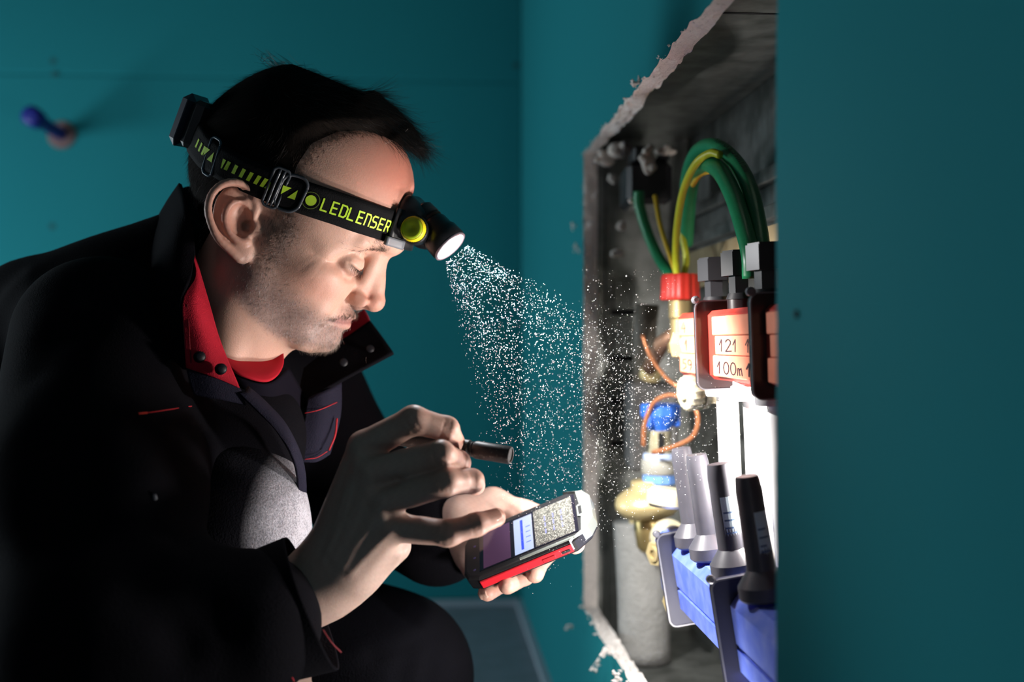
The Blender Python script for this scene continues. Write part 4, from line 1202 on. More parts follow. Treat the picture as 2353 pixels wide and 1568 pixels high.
# =================================================================== headlamp
M_strap = mat('strap_webbing', (0.006, 0.006, 0.007), 0.85, spec=0.15, bump=(900, 0.4, 0.0008))
M_strapprint = mat('strap_print_green', (0.52, 0.78, 0.04), 0.6)
M_lampblk = mat('lamp_black', (0.012, 0.012, 0.014), 0.36)
M_lampnav = mat('lamp_battery_navy', (0.020, 0.022, 0.038), 0.45)
M_lampgrey = mat('lamp_grey', (0.16, 0.17, 0.19), 0.4)
M_dial = mat('dial_green', (0.34, 0.46, 0.012), 0.42)
M_dialrim = mat('dial_yellow', (0.72, 0.58, 0.012), 0.42)
lamp = thing('headlamp', 'black headlamp with yellow dial on a strap around the head', 'headlamp', H2W(mm(100, 0, 20)))
SKH = np.minimum(SKULL_V, hf.v)
tmpv = hf.v; hf.v = SKH
NPH = 240
phi = np.linspace(0, 2 * math.pi, NPH, endpoint=False)
def ucen(f): return np.interp(f, [-115, -100, -78, -55, -30, 0, 18, 48, 80], [30, 24, 17, 14.5, 13.5, 13.5, 15, 17, 17.5]) - 0.5
WROWS = np.array([-13.5, -7, 0, 7, 13.5])
RAD = np.zeros((NPH, 5))
cdir = np.stack([np.cos(phi), np.sin(phi)], 1)         # + sin = his right (near) side
for _ in range(2):
    for j, w in enumerate(WROWS):
        rad = np.full(NPH, 50.0)
        base = 80 if _ == 0 else None
        for it in range(90):
            x = -18 + rad * cdir[:, 0]; yy = rad * cdir[:, 1]; zz = ucen(x) + w
            s_ = hf.sample(np.stack([x, yy, zz], 1) / 1000) * 1000
            rad = rad + np.clip((1.6 - s_), -4, 4) * 0.5
        RAD[:, j] = rad
RAD = RAD[:, :].copy()
k = np.array([1, 2, 3, 4, 3, 2, 1.0]); k /= k.sum()
for j in range(5):
    r_ = np.concatenate([RAD[-3:, j], RAD[:, j], RAD[:3, j]]); RAD[:, j] = np.convolve(r_, k, 'valid')
rm = RAD.max(1, keepdims=True); RAD = np.maximum(RAD, rm - 5.0)
hf.v = tmpv
def strap_xyz(ph, w, off=0.0):
    """head-local point (m) on the strap: azimuth ph (rad), width w (mm), outward offset (mm)"""
    q = (ph / (2 * math.pi) * NPH) % NPH; i = int(q); t = q - i
    row = RAD[i % NPH] * (1 - t) + RAD[(i + 1) % NPH] * t
    r = np.interp(w, WROWS, row) + off
    x = -18 + r * math.cos(ph); return np.array([x, r * math.sin(ph), ucen(x) + w]) / 1000
def band(name, p0, p1, w0, w1, off, thick, m, parent, n=200, nw=7):
    G = np.array([[H2W(strap_xyz(p, w, off)) for p in np.linspace(p0, p1, n)] for w in np.linspace(w0, w1, nw)])
    mb = MB(); mb.grid(G, 0, thick); return mb.build(name, m, parent, smooth=True)
strap = band('head_strap', 0.0, 2 * math.pi, -13.5, 13.5, 0.6, 0.0014, M_strap, lamp)
# strap coordinate from picture position
TAB = np.linspace(0.05, 3.1, 400)
def proj(p):
    return p[0] / p[1] * FPX + 1176.5, 784 - p[2] / p[1] * FPX
TPX = np.array([proj(H2W(strap_xyz(a, 0, 1)))[0] for a in TAB])
def ph_at(px): 
    o_ = np.argsort(TPX[:380]); return float(np.interp(px, TPX[:380][o_], TAB[:380][o_]))
def arclen(p0, p1, n=60):
    q = np.array([strap_xyz(a, 0, 1) for a in np.linspace(p0, p1, n)]); return np.linalg.norm(np.diff(q, axis=0), axis=1).sum() * 1000
PHG = np.linspace(-0.4, 3.5, 800); _q = np.array([strap_xyz(a, 0, 1) for a in PHG]); ARC = np.concatenate([[0], np.cumsum(np.linalg.norm(np.diff(_q, axis=0), axis=1) * 1000)])
def on_strap(mb, poly, ph0, off=2.45):
    """poly in (mm along the strap towards the front, mm up) from azimuth ph0"""
    s0 = np.interp(ph0, PHG, ARC)
    out = [H2W(strap_xyz(float(np.interp(s0 - sx, ARC, PHG)), w, off)) for (sx, w) in poly]
    mb.add(out, [list(range(len(out)))])
LET = {   # blocky strokes on a 6 x 9 grid
 'L': [[(0, 9), (0, 0), (5, 0)]],
 'E': [[(5.4, 9), (0.6, 9), (0.6, 0), (5.4, 0)], [(0.6, 4.6), (4.8, 4.6)]],
 'D': [[(0.6, 0), (0.6, 9), (4.4, 9), (5.8, 7.4), (5.8, 1.6), (4.4, 0), (0.6, 0)]],
 'N': [[(0.6, 0), (0.6, 9), (4.6, 9), (5.8, 7.6), (5.8, 0)]],
 'S': [[(5.6, 9), (1.6, 9), (0.4, 7.8), (0.4, 5.8), (1.4, 4.7), (4.6, 4.5), (5.7, 3.4), (5.7, 1.2), (4.6, 0), (0.2, 0)]],
 'R': [[(0.6, 0), (0.6, 9), (4.6, 9), (5.7, 8), (5.7, 5.4), (4.6, 4.2), (0.6, 4.2)], [(3.4, 4.2), (5.8, 0)]]}
pA, pB = ph_at(740), ph_at(896)
TL = arclen(pA, pB)
word = 'LEDLENSER'; cell = TL / len(word); sc = cell * 0.74 / 6.0; lh = 9.4 / 9.0
tx = MB()
for i, ch in enumerate(word):
    for ln in LET[ch]:
        p = np.array([(i * cell + a * sc, -5.2 + b * lh) for a, b in ln])
        for a, b in zip(p[:-1], p[1:]):
            d = (b - a) / np.linalg.norm(b - a); nn = np.array([-d[1], d[0]]) * 0.72; a2 = a - d * 0.55; b2 = b + d * 0.55
            m_ = max(1, int(np.linalg.norm(b2 - a2) / 2.0))
            for q_ in range(m_):
                c2 = a2 + (b2 - a2) * q_ / m_; e2 = a2 + (b2 - a2) * (q_ + 1) / m_
                on_strap(tx, [c2 + nn, c2 - nn, e2 - nn, e2 + nn], pA)
lt = tx.build('brand_lettering', M_strapprint, strap)
# round badge
pC = ph_at(714); mb = MB(); on_strap(mb, [(4.4 * math.cos(a), -0.4 + 4.4 * math.sin(a)) for a in np.linspace(0, 2 * math.pi, 20, endpoint=False)], pC, 2.6); mb.build('badge_disc', M_strapprint, strap)
mb = MB()
for a in np.linspace(0, 2 * math.pi, 36, endpoint=False):
    b = a + 2 * math.pi / 36
    on_strap(mb, [(6.6 * math.cos(a), -0.4 + 6.6 * math.sin(a)), (6.6 * math.cos(b), -0.4 + 6.6 * math.sin(b)), (7.2 * math.cos(b), -0.4 + 7.2 * math.sin(b)), (7.2 * math.cos(a), -0.4 + 7.2 * math.sin(a))], pC)
mb.build('badge_ring', mat('badge_dark_green', (0.10, 0.14, 0.02), 0.6), strap)
# warning stripes
for px in (524, 541, 558, 575, 592, 607):
    mb = MB(); on_strap(mb, [(-2.6, -3.6), (0.6, -3.6), (3.0, 4.2), (-0.2, 4.2)], ph_at(px)); mb.build('green_stripe', M_strapprint, strap)
for px in (456, 463, 470):
    mb = MB(); on_strap(mb, [(-2.4, -3.6), (0.4, -3.6), (2.0, 4.2), (-0.6, 4.2)], ph_at(px)); mb.build('green_stripe', M_strapprint, strap)
for px, poly in ((655, [(-3, 4.4), (4, 4.4), (-2.4, -3)]), (672, [(-3, -4), (3.4, -4), (3.0, 4.4)]), (476, [(-3, 4.4), (4, 4.4), (-2.4, -3)]), (486, [(-3, -4), (3.4, -4), (3.0, 4.4)]), (514, [(-1, 4), (2.5, 4), (0, -4), (-1, -4)]), (618, [(-3, -3.6), (1.2, -3.6), (1.2, 3)])):
    mb = MB(); on_strap(mb, poly, ph_at(px)); mb.build('green_stripe', M_strapprint, strap)
# sliders
def ring_on_strap(name, px, hw, hh, r, m, off, rd=4, skew=0.0, open_=False):
    p0 = ph_at(px); R0 = 1000 * np.linalg.norm(strap_xyz(p0, 0, 0) - mm(-18, 0, 0))
    pts = [(a, b) for a, b in rrect(2 * hw, 2 * hh, rd, 5)]; pts.append(pts[0])
    q = [H2W(strap_xyz(p0 - (a + b * skew) / R0, b, off)) for a, b in pts]
    mb = MB(); mb.tube(spline(q, 90), r / 1000, 8); return mb.build(name, m, lamp, smooth=True)
M_buckle = mat('buckle_gloss_black', (0.05, 0.055, 0.065), 0.22)
ring_on_strap('strap_slider', 634, 6.5, 16.5, 1.3, M_buckle, 2.0, 4, 0.06)
ring_on_strap('strap_slider', 668, 10.0, 15.0, 1.5, M_buckle, 1.6, 8, 0.06)
ring_on_strap('strap_slider', 486, 6.0, 15.5, 1.2, mat('buckle_slate', (0.03, 0.06, 0.085), 0.4), 1.8, 4, 0.05)
for dx in (-2.0, 1.6):
    p0 = ph_at(634); q = [H2W(strap_xyz(p0 - (dx + b * 0.06) / 76, b, 2.2)) for b in np.linspace(-15.5, 15.5, 10)]
    MB().tube(q, 0.0013, 8).build('slider_bar', M_buckle, lamp, smooth=True)
# battery box at the back of the head
bc = H2W(mm(-113, 16, 33)); bx = -HR[:, 0] * 0.97 + HR[:, 1] * 0.1; bx /= np.linalg.norm(bx)
A = axis_matrix(bc, bx, HR[:, 1])
mb = MB(); mb.box((-0.030, -0.021, -0.016), (0.030, 0.021, -0.001), 0, A, 0.004); mb.build('battery_cradle', M_lampblk, lamp)
mb = MB(); mb.box((-0.027, -0.0235, -0.002), (0.027, 0.0235, 0.011), 0, A, 0.006); mb.build('battery_box', M_lampnav, lamp)
# lamp body on the forehead
LC = H2W(mm(97, 0, 22))                       # hinge centre
lat = HR[:, 1]
axl = np.array([0.655, -0.24, -0.715]); axl /= np.linalg.norm(axl)
lens_c = P(1031, 563, 0.975)
base = MB()
G = np.array([[H2W(strap_xyz(p, w, 2.2)) for p in np.linspace(-0.30, 0.30, 14)] for w in np.linspace(-15, 17, 6)])
base.grid(G, 0, 0.003); base.build('forehead_plate', M_lampblk, lamp, smooth=True)
tab = MB(); tab.grid(np.array([[H2W(strap_xyz(p, w, 4.6)) for p in np.linspace(0.16, 0.34, 8)] for w in np.linspace(-15.4, -8.0, 5)]), 0, 0.0035); tab.build('plate_tab', M_lampgrey, lamp, smooth=True)
hb = MB()
hb.lathe([(0.004, -0.024), (0.0125, -0.0235), (0.0135, -0.021), (0.0135, 0.017), (0.0125, 0.019), (0.011, 0.020)], 32, 0, axis_matrix(LC + lat * 0.0 + HR[:, 0] * 0.003, lat))
hb.build('hinge_barrel', M_lampblk, lamp, angle=40)
fl_ = Field(LC - 0.045, LC + 0.045, 0.0016)
fl_.cap(LC - HR[:, 0] * 0.012 + lat * 0.014, LC - HR[:, 0] * 0.012 - lat * 0.018, 0.0145, 0.0145)
fl_.cap(LC + HR[:, 2] * 0.006 + lat * 0.010, LC + HR[:, 2] * 0.006 - lat * 0.016, 0.0150, 0.0150, 0.006)
fl_.cap(LC + HR[:, 0] * 0.010, LC + HR[:, 0] * 0.018 + HR[:, 2] * 0.002, 0.0150, 0.0150, 0.006)
fl_.cap(LC - HR[:, 0] * 0.010 + HR[:, 2] * 0.016 + lat * 0.012, LC - HR[:, 0] * 0.010 + HR[:, 2] * 0.016 - lat * 0.018, 0.0095, 0.0095, 0.006)
V_, Q_ = fl_.mesh(1); np_mesh('lamp_mount', V_, Q_, M_lampblk, lamp)
st_c = lens_c - axl * 0.036
hd_ = MB(); hd_.lathe([(0.0105, -0.006), (0.0135, -0.003), (0.0140, 0.006), (0.0130, 0.0075), (0.0140, 0.009), (0.0130, 0.0105), (0.0140, 0.012), (0.0148, 0.014), (0.0150, 0.022), (0.0165, 0.025), (0.0168, 0.0355), (0.0160, 0.037), (0.0138, 0.037), (0.0136, 0.0352)], 40, 0, axis_matrix(st_c, axl), cap=False)
hd_.build('lamp_head', M_lampblk, lamp, angle=40)
MB().lathe([(0.0160, 0.0366), (0.0163, 0.0385), (0.0150, 0.0392), (0.0136, 0.0380)], 40, 0, axis_matrix(st_c, axl), cap=False).build('lens_bezel', mat('bezel_mauve', (0.30, 0.24, 0.28), 0.35, metal=0.5), lamp, smooth=True)
MB().lathe([(0.0, 0.0370), (0.0137, 0.0370)], 40, 0, axis_matrix(st_c, axl), cap=False).build('lens', mat('lit_lens', (0.9, 0.9, 0.95), 0.2, emit=((0.95, 0.97, 1.0), 260.0)), lamp)
# dial facing the camera side
dc = P(950, 527, 0.962)
dax = lat * 0.93 - HR[:, 0] * 0.10 + np.array([0, 0, 0.1]); dax /= np.linalg.norm(dax)
MB().lathe([(0.0125, -0.010), (0.0125, -0.002), (0.0115, -0.001)], 32, 0, axis_matrix(dc, dax)).build('dial_socket', M_lampblk, lamp, angle=40)
MB().lathe([(0.0108, -0.004), (0.0110, 0.002), (0.0098, 0.0042), (0.0090, 0.0044)], 72, 0, axis_matrix(dc, dax), flute=(36, 0.012)).build('dial_rim', M_dialrim, lamp, angle=40)
MB().lathe([(0.0094, 0.0030), (0.0092, 0.0046), (0.0070, 0.0052), (0.0030, 0.0048), (0.0, 0.0046)], 40, 0, axis_matrix(dc, dax), cap=False).build('dial_face', M_dial, lamp, smooth=True)
# its light
sd = bpy.data.lights.new('headlamp_led', 'SPOT'); sd.energy = HEAD_POWER; sd.color = (1.0, 0.97, 0.93); sd.spot_size = math.radians(92); sd.spot_blend = 0.75; sd.shadow_soft_size = 0.008
so = bpy.data.objects.new('headlamp_led', sd); so.location = lens_c + axl * 0.006; COL.objects.link(so); aim(so, LAMP_AIM)

# =================================================================== clothes and body
M_jacket = mat('black_work_cloth', (0.0045, 0.0042, 0.0060), 0.95, spec=0.06, noise=(14, (0.0030, 0.0028, 0.0042), 0.7), bump=(700, 0.5, 0.0012))
M_navy = mat('navy_twill', (0.013, 0.012, 0.024), 0.85, spec=0.15, bump=(900, 0.6, 0.001))
M_lining = mat('red_twill', (0.46, 0.012, 0.030), 0.8, spec=0.2, noise=(60, (0.36, 0.008, 0.02), 0.5), bump=(1100, 0.6, 0.0008))
M_tee = mat('red_jersey', (0.42, 0.010, 0.022), 0.85, spec=0.2)
M_stitch = mat('red_stitch', (0.40, 0.014, 0.022), 0.8)
M_snap = mat('black_snap', (0.007, 0.007, 0.010), 0.42, spec=0.3)

def addP(F, a, b, ra, rb, k): F.cap(P(*a), P(*b), ra, rb, k)
# jacket: torso, shoulders, sleeves
jk = Field((-0.62, 0.66, -0.56), (0.10, 1.40, 0.20), 0.005)
addP(jk, (365, 1015, 1.06), (150, 1500, 1.10), 0.132, 0.16, 0)
addP(jk, (385, 655, 1.06), (160, 765, 1.05), 0.038, 0.066, 0.03)       # yoke
addP(jk, (300, 765, 1.09), (10, 925, 1.10), 0.080, 0.09, 0.03)         # back
addP(jk, (20, 1010, 1.10), (60, 1500, 1.10), 0.11, 0.15, 0.05)
addP(jk, (235, 790, .965), (215, 1120, .87), 0.074, 0.080, 0.04)       # right shoulder and upper arm
addP(jk, (215, 1120, .87), (235, 1470, .80), 0.078, 0.070, 0.03)
addP(jk, (235, 1470, .80), (560, 1440, .825), 0.070, 0.056, 0.03)      # right forearm
addP(jk, (420, 960, 1.10), (680, 905, 1.20), 0.080, 0.058, 0.04)       # chest to the far shoulder
addP(jk, (690, 880, 1.20), (826, 1120, 1.20), 0.060, 0.058, 0.03)      # left upper arm
addP(jk, (826, 1120, 1.20), (1005, 1228, 1.10), 0.056, 0.050, 0.02)    # left forearm
addP(jk, (400, 1080, 1.02), (560, 1010, 0.99), 0.075, 0.05, 0.05)      # near chest panel
addP(jk, (398, 562, 1.05), (60, 692, 1.08), 0.030, 0.031, 0.03)
addP(jk, (60, 692, 1.08), (-90, 790, 1.09), 0.031, 0.035, 0.03)
# folds in the cloth
for a, b, w, dpt in (((120, 900, .86), (330, 1000, .86), .018, .006), ((90, 1010, .82), (310, 1100, .80), .02, -.006), ((120, 1220, .76), (330, 1290, .76), .02, .007), ((330, 1380, .74), (420, 1480, .76), .016, .006), ((480, 1390, .77), (520, 1500, .78), .012, .005), ((250, 640, .9), (150, 800, .88), .02, .006), ((300, 930, .9), (180, 1180, .8), .022, .006)):
    jk.groove([P(*a), (P(*a) + P(*b)) / 2 + np.array([0.004, 0, 0.004]), P(*b)], w, dpt)
jv, jq = jk.mesh(1)
# open sleeve end: cut the forearm flat inside the cuff
jacket = np_mesh('work_jacket', jv, jq, M_jacket, man)

def surf(F, px, py, d0=0.6, d1=1.35, lift=0.0):
    D = P(px, py, 1.0); ds = np.arange(d0, d1, 0.002)
    v = F.sample(np.outer(ds, D)); i = np.argmax(v < 0)
    return D * (ds[i] if (v < 0).any() else d1) - D / np.linalg.norm(D) * lift
def cloth(name, rows, m, thick=0.0018, nr=18, nc=24, parent=None):
    mb = MB(); mb.grid(patch(rows, nr, nc), 0, thick); return mb.build(name, m, parent or man, smooth=True)
# right cuff: an open band around the wrist
CC = P(712, 1372, .842); CA = np.array([0.90, 0.12, 0.37]); CA /= np.linalg.norm(CA)
cm = axis_matrix(CC, CA, (0, -1, 0))
def cuffband(name, prof, m, parent, squash=0.92, flare=0.010):
    mb = MB(); n = 44; v = []; f = []
    for (r, zz) in prof:
        for k in range(n):
            a = 2 * math.pi * k / n; c, s_ = math.cos(a), math.sin(a)
            dn = max(0.0, -(cm[2, 0] * c + cm[2, 1] * s_))
            rr = r * (1 + flare / 0.045 * dn * max(0, (zz + 0.05) / 0.05))
            v.append((rr * c * squash, rr * s_, zz))
    for i in range(len(prof) - 1):
        for k in range(n):
            k2 = (k + 1) % n; f.append((i * n + k, i * n + k2, (i + 1) * n + k2, (i + 1) * n + k))
    mb.add(v, f, 0, cm); return mb.build(name, m, parent, smooth=True)
cuff = cuffband('right_cuff', [(0.058, -0.075), (0.052, -0.045), (0.0485, -0.040), (0.0480, -0.002), (0.0474, 0.0), (0.0462, -0.001), (0.0455, -0.05), (0.045, -0.07)], M_jacket, man)
MB().tube(spline([P(742, 1448, .806), P(762, 1478, .808), P(784, 1500, .815)], 12), 0.0006, 6).build('cuff_stitching', mat('dull_red_stitch', (0.22, 0.010, 0.018), 0.8), cuff)
sp = P(716, 1513, .812); MB().lathe([(0.0, 0.003), (0.004, 0.0028), (0.0065, 0.0018), (0.0072, 0.0), (0.006, -0.003)], 24, 0, axis_matrix(sp, (0.25, -0.85, -0.45)), cap=False).build('cuff_snap', mat('grey_snap', (0.06, 0.085, 0.09), 0.35, metal=0.4), cuff, smooth=True)
MB().tube(spline([P(640, 1500, .80), P(660, 1535, .80), P(676, 1568, .80)], 10), 0.0006, 6).build('sleeve_seam', M_stitch, cuff)

cloth('collar_back', [[(400, 440, 1.045), (440, 428, 1.075), (520, 440, 1.13)], [(395, 560, 1.05), (440, 560, 1.075), (530, 560, 1.13)], [(395, 720, 1.05), (450, 720, 1.08), (540, 700, 1.13)]], M_jacket, 0.003)
# collar, near side: black outside, red lining turned out
cloth('collar', [[(418, 424, 1.03), (434, 480, .965), (446, 588, .940)], [(388, 468, 1.04), (404, 545, .95), (438, 642, .925)], [(362, 520, 1.04), (375, 640, .935), (420, 696, .905)], [(350, 600, 1.02), (370, 730, .93), (423, 780, .900)], [(350, 700, .99), (380, 800, .92), (428, 850, .895)]], M_jacket, 0.003)
lin = cloth('collar_lining', [[(438, 583, .945), (441, 584, .946), (444, 588, .948)], [(447, 640, .930), (453, 641, .932), (461, 646, .938)], [(420, 692, .906), (449, 696, .910), (479, 706, .925)], [(424, 770, .900), (465, 776, .902), (503, 786, .916)], [(428, 846, .896), (488, 867, .898), (548, 893, .910)]], M_lining, 0.002)
cloth('collar_band', [[(428, 847, .898), (488, 868, .900), (549, 894, .912)], [(436, 880, .896), (492, 894, .899), (556, 912, .912)], [(446, 908, .896), (500, 918, .900), (562, 932, .913)]], M_navy, 0.0025, 10, 20)
for (px, py) in ((460, 820), (509, 848)):
    c = P(px, py, .8935); MB().lathe([(0.0, 0.0020), (0.0028, 0.0019), (0.0042, 0.0010), (0.0046, -0.003)], 24, 0, axis_matrix(c, (0.55, -0.82, 0.12)), cap=False).build('snap_button', M_snap, lin, smooth=True)
for off in (0,):
    MB().tube(spline([P(431, 700, .9035), P(435, 770, .8975), P(438, 835, .8935)], 16), 0.00035, 5).build('seam', mat('dark_red_seam', (0.22, 0.005, 0.012), .8), lin)
# near front edge of the open jacket
cloth('front_edge', [[(546, 905, .908), (560, 905, .912), (565, 893, .925)], [(592, 948, .914), (602, 943, .917), (610, 932, .93)], [(640, 1000, .922), (650, 997, .925), (657, 988, .94)], [(678, 1080, .94), (687, 1080, .945), (693, 1076, .955)], [(684, 1190, 1.01), (692, 1190, 1.015), (698, 1186, 1.02)]], M_navy, 0.003, 20, 10)
# far collar flap with its red lining
fc = cloth('far_collar', [[(700, 850, 1.055), (768, 799, 1.07), (851, 742, 1.10)], [(690, 900, 1.04), (785, 850, 1.05), (880, 780, 1.08)], [(686, 958, 1.03), (735, 908, 1.03), (905, 815, 1.06)]], M_jacket, 0.003)
cloth('far_lining', [[(735, 775, 1.10), (790, 742, 1.105), (838, 714, 1.115)], [(750, 790, 1.09), (795, 760, 1.095), (846, 728, 1.107)], [(764, 800, 1.072), (800, 777, 1.085), (852, 743, 1.099)]], M_lining, 0.002, parent=man)
for (px, py, d) in ((851, 802, 1.062), (790, 833, 1.045)):
    c = P(px, py, d); MB().lathe([(0.0, 0.0008), (0.0026, 0.0010), (0.0038, 0.0)], 20, 0, axis_matrix(c, (0.3, -0.9, 0.2)), cap=False).build('snap_button', M_snap, fc, smooth=True)
# far front panel with red stitching
fp = cloth('front_panel', [[(708, 918, 1.025), (742, 900, 1.03), (778, 878, 1.05)], [(697, 985, 1.015), (735, 980, 1.02), (776, 955, 1.04)], [(690, 1062, 1.01), (722, 1062, 1.015), (754, 1046, 1.025)]], M_navy, 0.004)
for pts, r in (([(700, 950, 1.013), (735, 942, 1.016), (774, 925, 1.036)], 0.0004), ([(774, 962, 1.028), (770, 1000, 1.02), (756, 1035, 1.012)], 0.0009), ([(700, 1056, 1.004), (728, 1052, 1.008), (752, 1038, 1.014)], 0.0004)):
    MB().tube(spline([P(*p) for p in pts], 16), r, 6).build('red_seam', M_stitch, fp, smooth=True)
# red tee shirt neckline
cloth('tee_shirt', [[(500, 790, .985), (550, 818, .980), (602, 824, .988), (626, 796, 1.01), (622, 748, 1.03)], [(508, 818, .96), (556, 850, .955), (612, 860, .966), (640, 826, .99), (640, 762, 1.01)], [(512, 836, .95), (556, 866, .948), (616, 878, .96), (650, 842, .985), (648, 775, 1.005)]], M_tee, 0.002, 8, 30)
cloth('tee_shirt_front', [[(520, 838, .955), (556, 868, .952), (616, 880, .964), (660, 846, 1.0)], [(560, 900, .965), (600, 930, .965), (650, 940, .985), (690, 900, 1.03)], [(600, 980, .975), (650, 1020, .98), (690, 1030, 1.0), (710, 960, 1.05)]], mat('black_tee', (0.006, 0.005, 0.009), 0.95, spec=0.06), 0.002)
# chest pocket stitching on the near side
q = [surf(jk, *p, lift=0.0015) for p in ((318, 952), (360, 946), (400, 940), (440, 934))]
MB().tube(spline(q, 24), 0.0005, 5).build('pocket_stitch', M_stitch, jacket)
q = [surf(jk, *p, lift=0.0015) for p in ((318, 951), (326, 950), (338, 949))]
MB().tube(spline(q, 10), 0.0009, 6).build('bar_tack', mat('orange_red_tack', (0.75, 0.05, 0.03), 0.7), jacket)
c = surf(jk, 357, 1148, lift=0.001); MB().lathe([(0.0016, 0), (0.0018, 0.001), (0.0012, 0.004)], 8, 0, axis_matrix(c, (0, -.5, 1))).build('zip_pull', M_rim if 'M_rim' in globals() else M_snap, jacket)

# trousers
tr = Field((-0.52, 0.84, -0.56), (0.02, 1.30, 0.02), 0.004)
addP(tr, (150, 1480, 1.06), (508, 1150, .975), 0.088, 0.064, 0)        # right thigh to raised knee
addP(tr, (508, 1150, .975), (528, 1240, .975), 0.064, 0.062, 0.02)
addP(tr, (528, 1240, .975), (500, 1900, 1.02), 0.062, 0.055, 0.03)     # right shin
addP(tr, (150, 1500, 1.10), (560, 1430, 1.16), 0.11, 0.09, 0.05)
addP(tr, (560, 1430, 1.16), (892, 1556, 1.12), 0.088, 0.078, 0.03)     # left thigh
addP(tr, (892, 1556, 1.12), (560, 1960, 1.18), 0.076, 0.055, 0.03)     # left shin, kneeling
for a, b, w, dpt in (((860, 1500, 1.05), (1010, 1460, 1.07), .010, .004), ((920, 1560, 1.04), (950, 1470, 1.05), .008, .004), ((985, 1568, 1.05), (1000, 1500, 1.06), .008, .004), ((560, 1060, .92), (660, 1040, .93), .008, .003), ((600, 1230, .91), (690, 1200, .93), .008, .003), ((640, 1000, .93), (690, 1110, .95), .008, -.003)):
    tr.groove([P(*a), P(*b)], w, dpt)
tv, tq = tr.mesh(1)
M_trouser = mat('dusty_trousers', (0.005, 0.005, 0.007), 0.95, spec=0.06, bump=(600, 0.6, 0.0015))
# dried plaster dust on the knee, its fade also painting in the light on the lower right
nt = M_trouser.node_tree; bs = nt.nodes['Principled BSDF']
tc = nt.nodes.new('ShaderNodeTexCoord'); mp = nt.nodes.new('ShaderNodeMapping')
kc = P(696, 1225, .955)
mp.inputs['Location'].default_value = (-kc[0] / 0.048, -kc[1] / 0.10, -kc[2] / 0.080)
mp.inputs['Scale'].default_value = (1 / 0.048, 1 / 0.10, 1 / 0.080)
gr = nt.nodes.new('ShaderNodeTexGradient'); gr.gradient_type = 'SPHERICAL'
nz = nt.nodes.new('ShaderNodeTexNoise'); nz.inputs['Scale'].default_value = 42; nz.inputs['Detail'].default_value = 8; nz.inputs['Roughness'].default_value = 0.7
nz2 = nt.nodes.new('ShaderNodeTexNoise'); nz2.inputs['Scale'].default_value = 700; nz2.inputs['Detail'].default_value = 3
m1 = nt.nodes.new('ShaderNodeMath'); m1.operation = 'MULTIPLY'; m1.use_clamp = True
m2 = nt.nodes.new('ShaderNodeMath'); m2.operation = 'MULTIPLY'; m2.inputs[1].default_value = 4.4
m3 = nt.nodes.new('ShaderNodeMath'); m3.operation = 'MULTIPLY'; m3.use_clamp = True
mx = nt.nodes.new('ShaderNodeMix'); mx.data_type = 'RGBA'
mx.inputs[6].default_value = (0.005, 0.005, 0.007, 1); mx.inputs[7].default_value = (0.50, 0.49, 0.54, 1)
L_ = nt.links.new
L_(tc.outputs['Object'], mp.inputs['Vector']); L_(mp.outputs['Vector'], gr.inputs['Vector']); L_(tc.outputs['Object'], nz.inputs['Vector']); L_(tc.outputs['Object'], nz2.inputs['Vector'])
L_(gr.outputs['Fac'], m1.inputs[0]); L_(nz.outputs['Fac'], m1.inputs[1]); L_(m1.outputs[0], m2.inputs[0]); L_(m2.outputs[0], m3.inputs[0]); L_(nz2.outputs['Fac'], m3.inputs[1])
L_(m3.outputs[0], mx.inputs[0]); L_(mx.outputs[2], bs.inputs['Base Color'])
np_mesh('trousers', tv, tq, M_trouser, man)

# ------------------------------------------------ hands
SK = np.array([0.52, 0.36, 0.30]); SKR = np.array([0.50, 0.19, 0.13]); NAIL = np.array([0.60, 0.38, 0.31])
def finger(F, j, r, k=0.004, creases=True):
    pts = [P(*p) for p in j]
    for a, b, ra, rb in zip(pts[:-1], pts[1:], r[:-1], r[1:]): F.cap(a, b, ra / 1000, rb / 1000, k)
    return pts
rh = Field(P(560, 1480, .84) * np.array([1, 0, 1]) + np.array([0.0, .775, 0]), P(1175, 905, .86) * np.array([1, 0, 1]) + np.array([0, .945, 0.0]), 0.0013)
# palm
for a, b, ra, rb in (((752, 1270, .858), (838, 1030, .848), 17, 12.5), ((768, 1280, .852), (856, 1085, .838), 17, 12.5), ((790, 1298, .850), (884, 1150, .834), 17, 12.0), ((806, 1318, .852), (902, 1212, .836), 16, 11.5), ((800, 1335, .868), (905, 1255, .856), 18, 13), ((770, 1250, .880), (850, 1120, .875), 16, 14)):
    rh.cap(P(*a), P(*b), ra / 1000, rb / 1000, 0.010)
rh.cap(P(790, 1300, .862), P(735, 1350, .860), 0.024, 0.0245, 0.016)       # wrist
rh.cap(P(762, 1288, .862), P(722, 1320, .862), 0.022, 0.0225, 0.010)
rh.cap(P(735, 1350, .860), P(560, 1440, .845), 0.0255, 0.030, 0.010)
fi = finger(rh, [(838, 1028, .848), (950, 966, .836), (1026, 986, .846), (1046, 1017, .862)], [12, 10.4, 9.0, 7.6])
fm = finger(rh, [(856, 1085, .838), (1012, 1046, .824), (1052, 1064, .848), (1046, 1076, .872)], [12, 10.4, 9.0, 7.8])
fr = finger(rh, [(884, 1150, .834), (1024, 1110, .818), (1084, 1106, .836), (1092, 1116, .858)], [11.5, 9.8, 8.6, 7.6])
fl4 = finger(rh, [(902, 1212, .836), (1030, 1226, .820), (1094, 1206, .824), (1140, 1190, .834)], [11, 9.2, 8.2, 7.0])
ft = finger(rh, [(775, 1225, .885), (860, 1110, .905), (965, 1050, .900), (1040, 1020, .885)], [17, 13, 10.5, 8.5], 0.006)
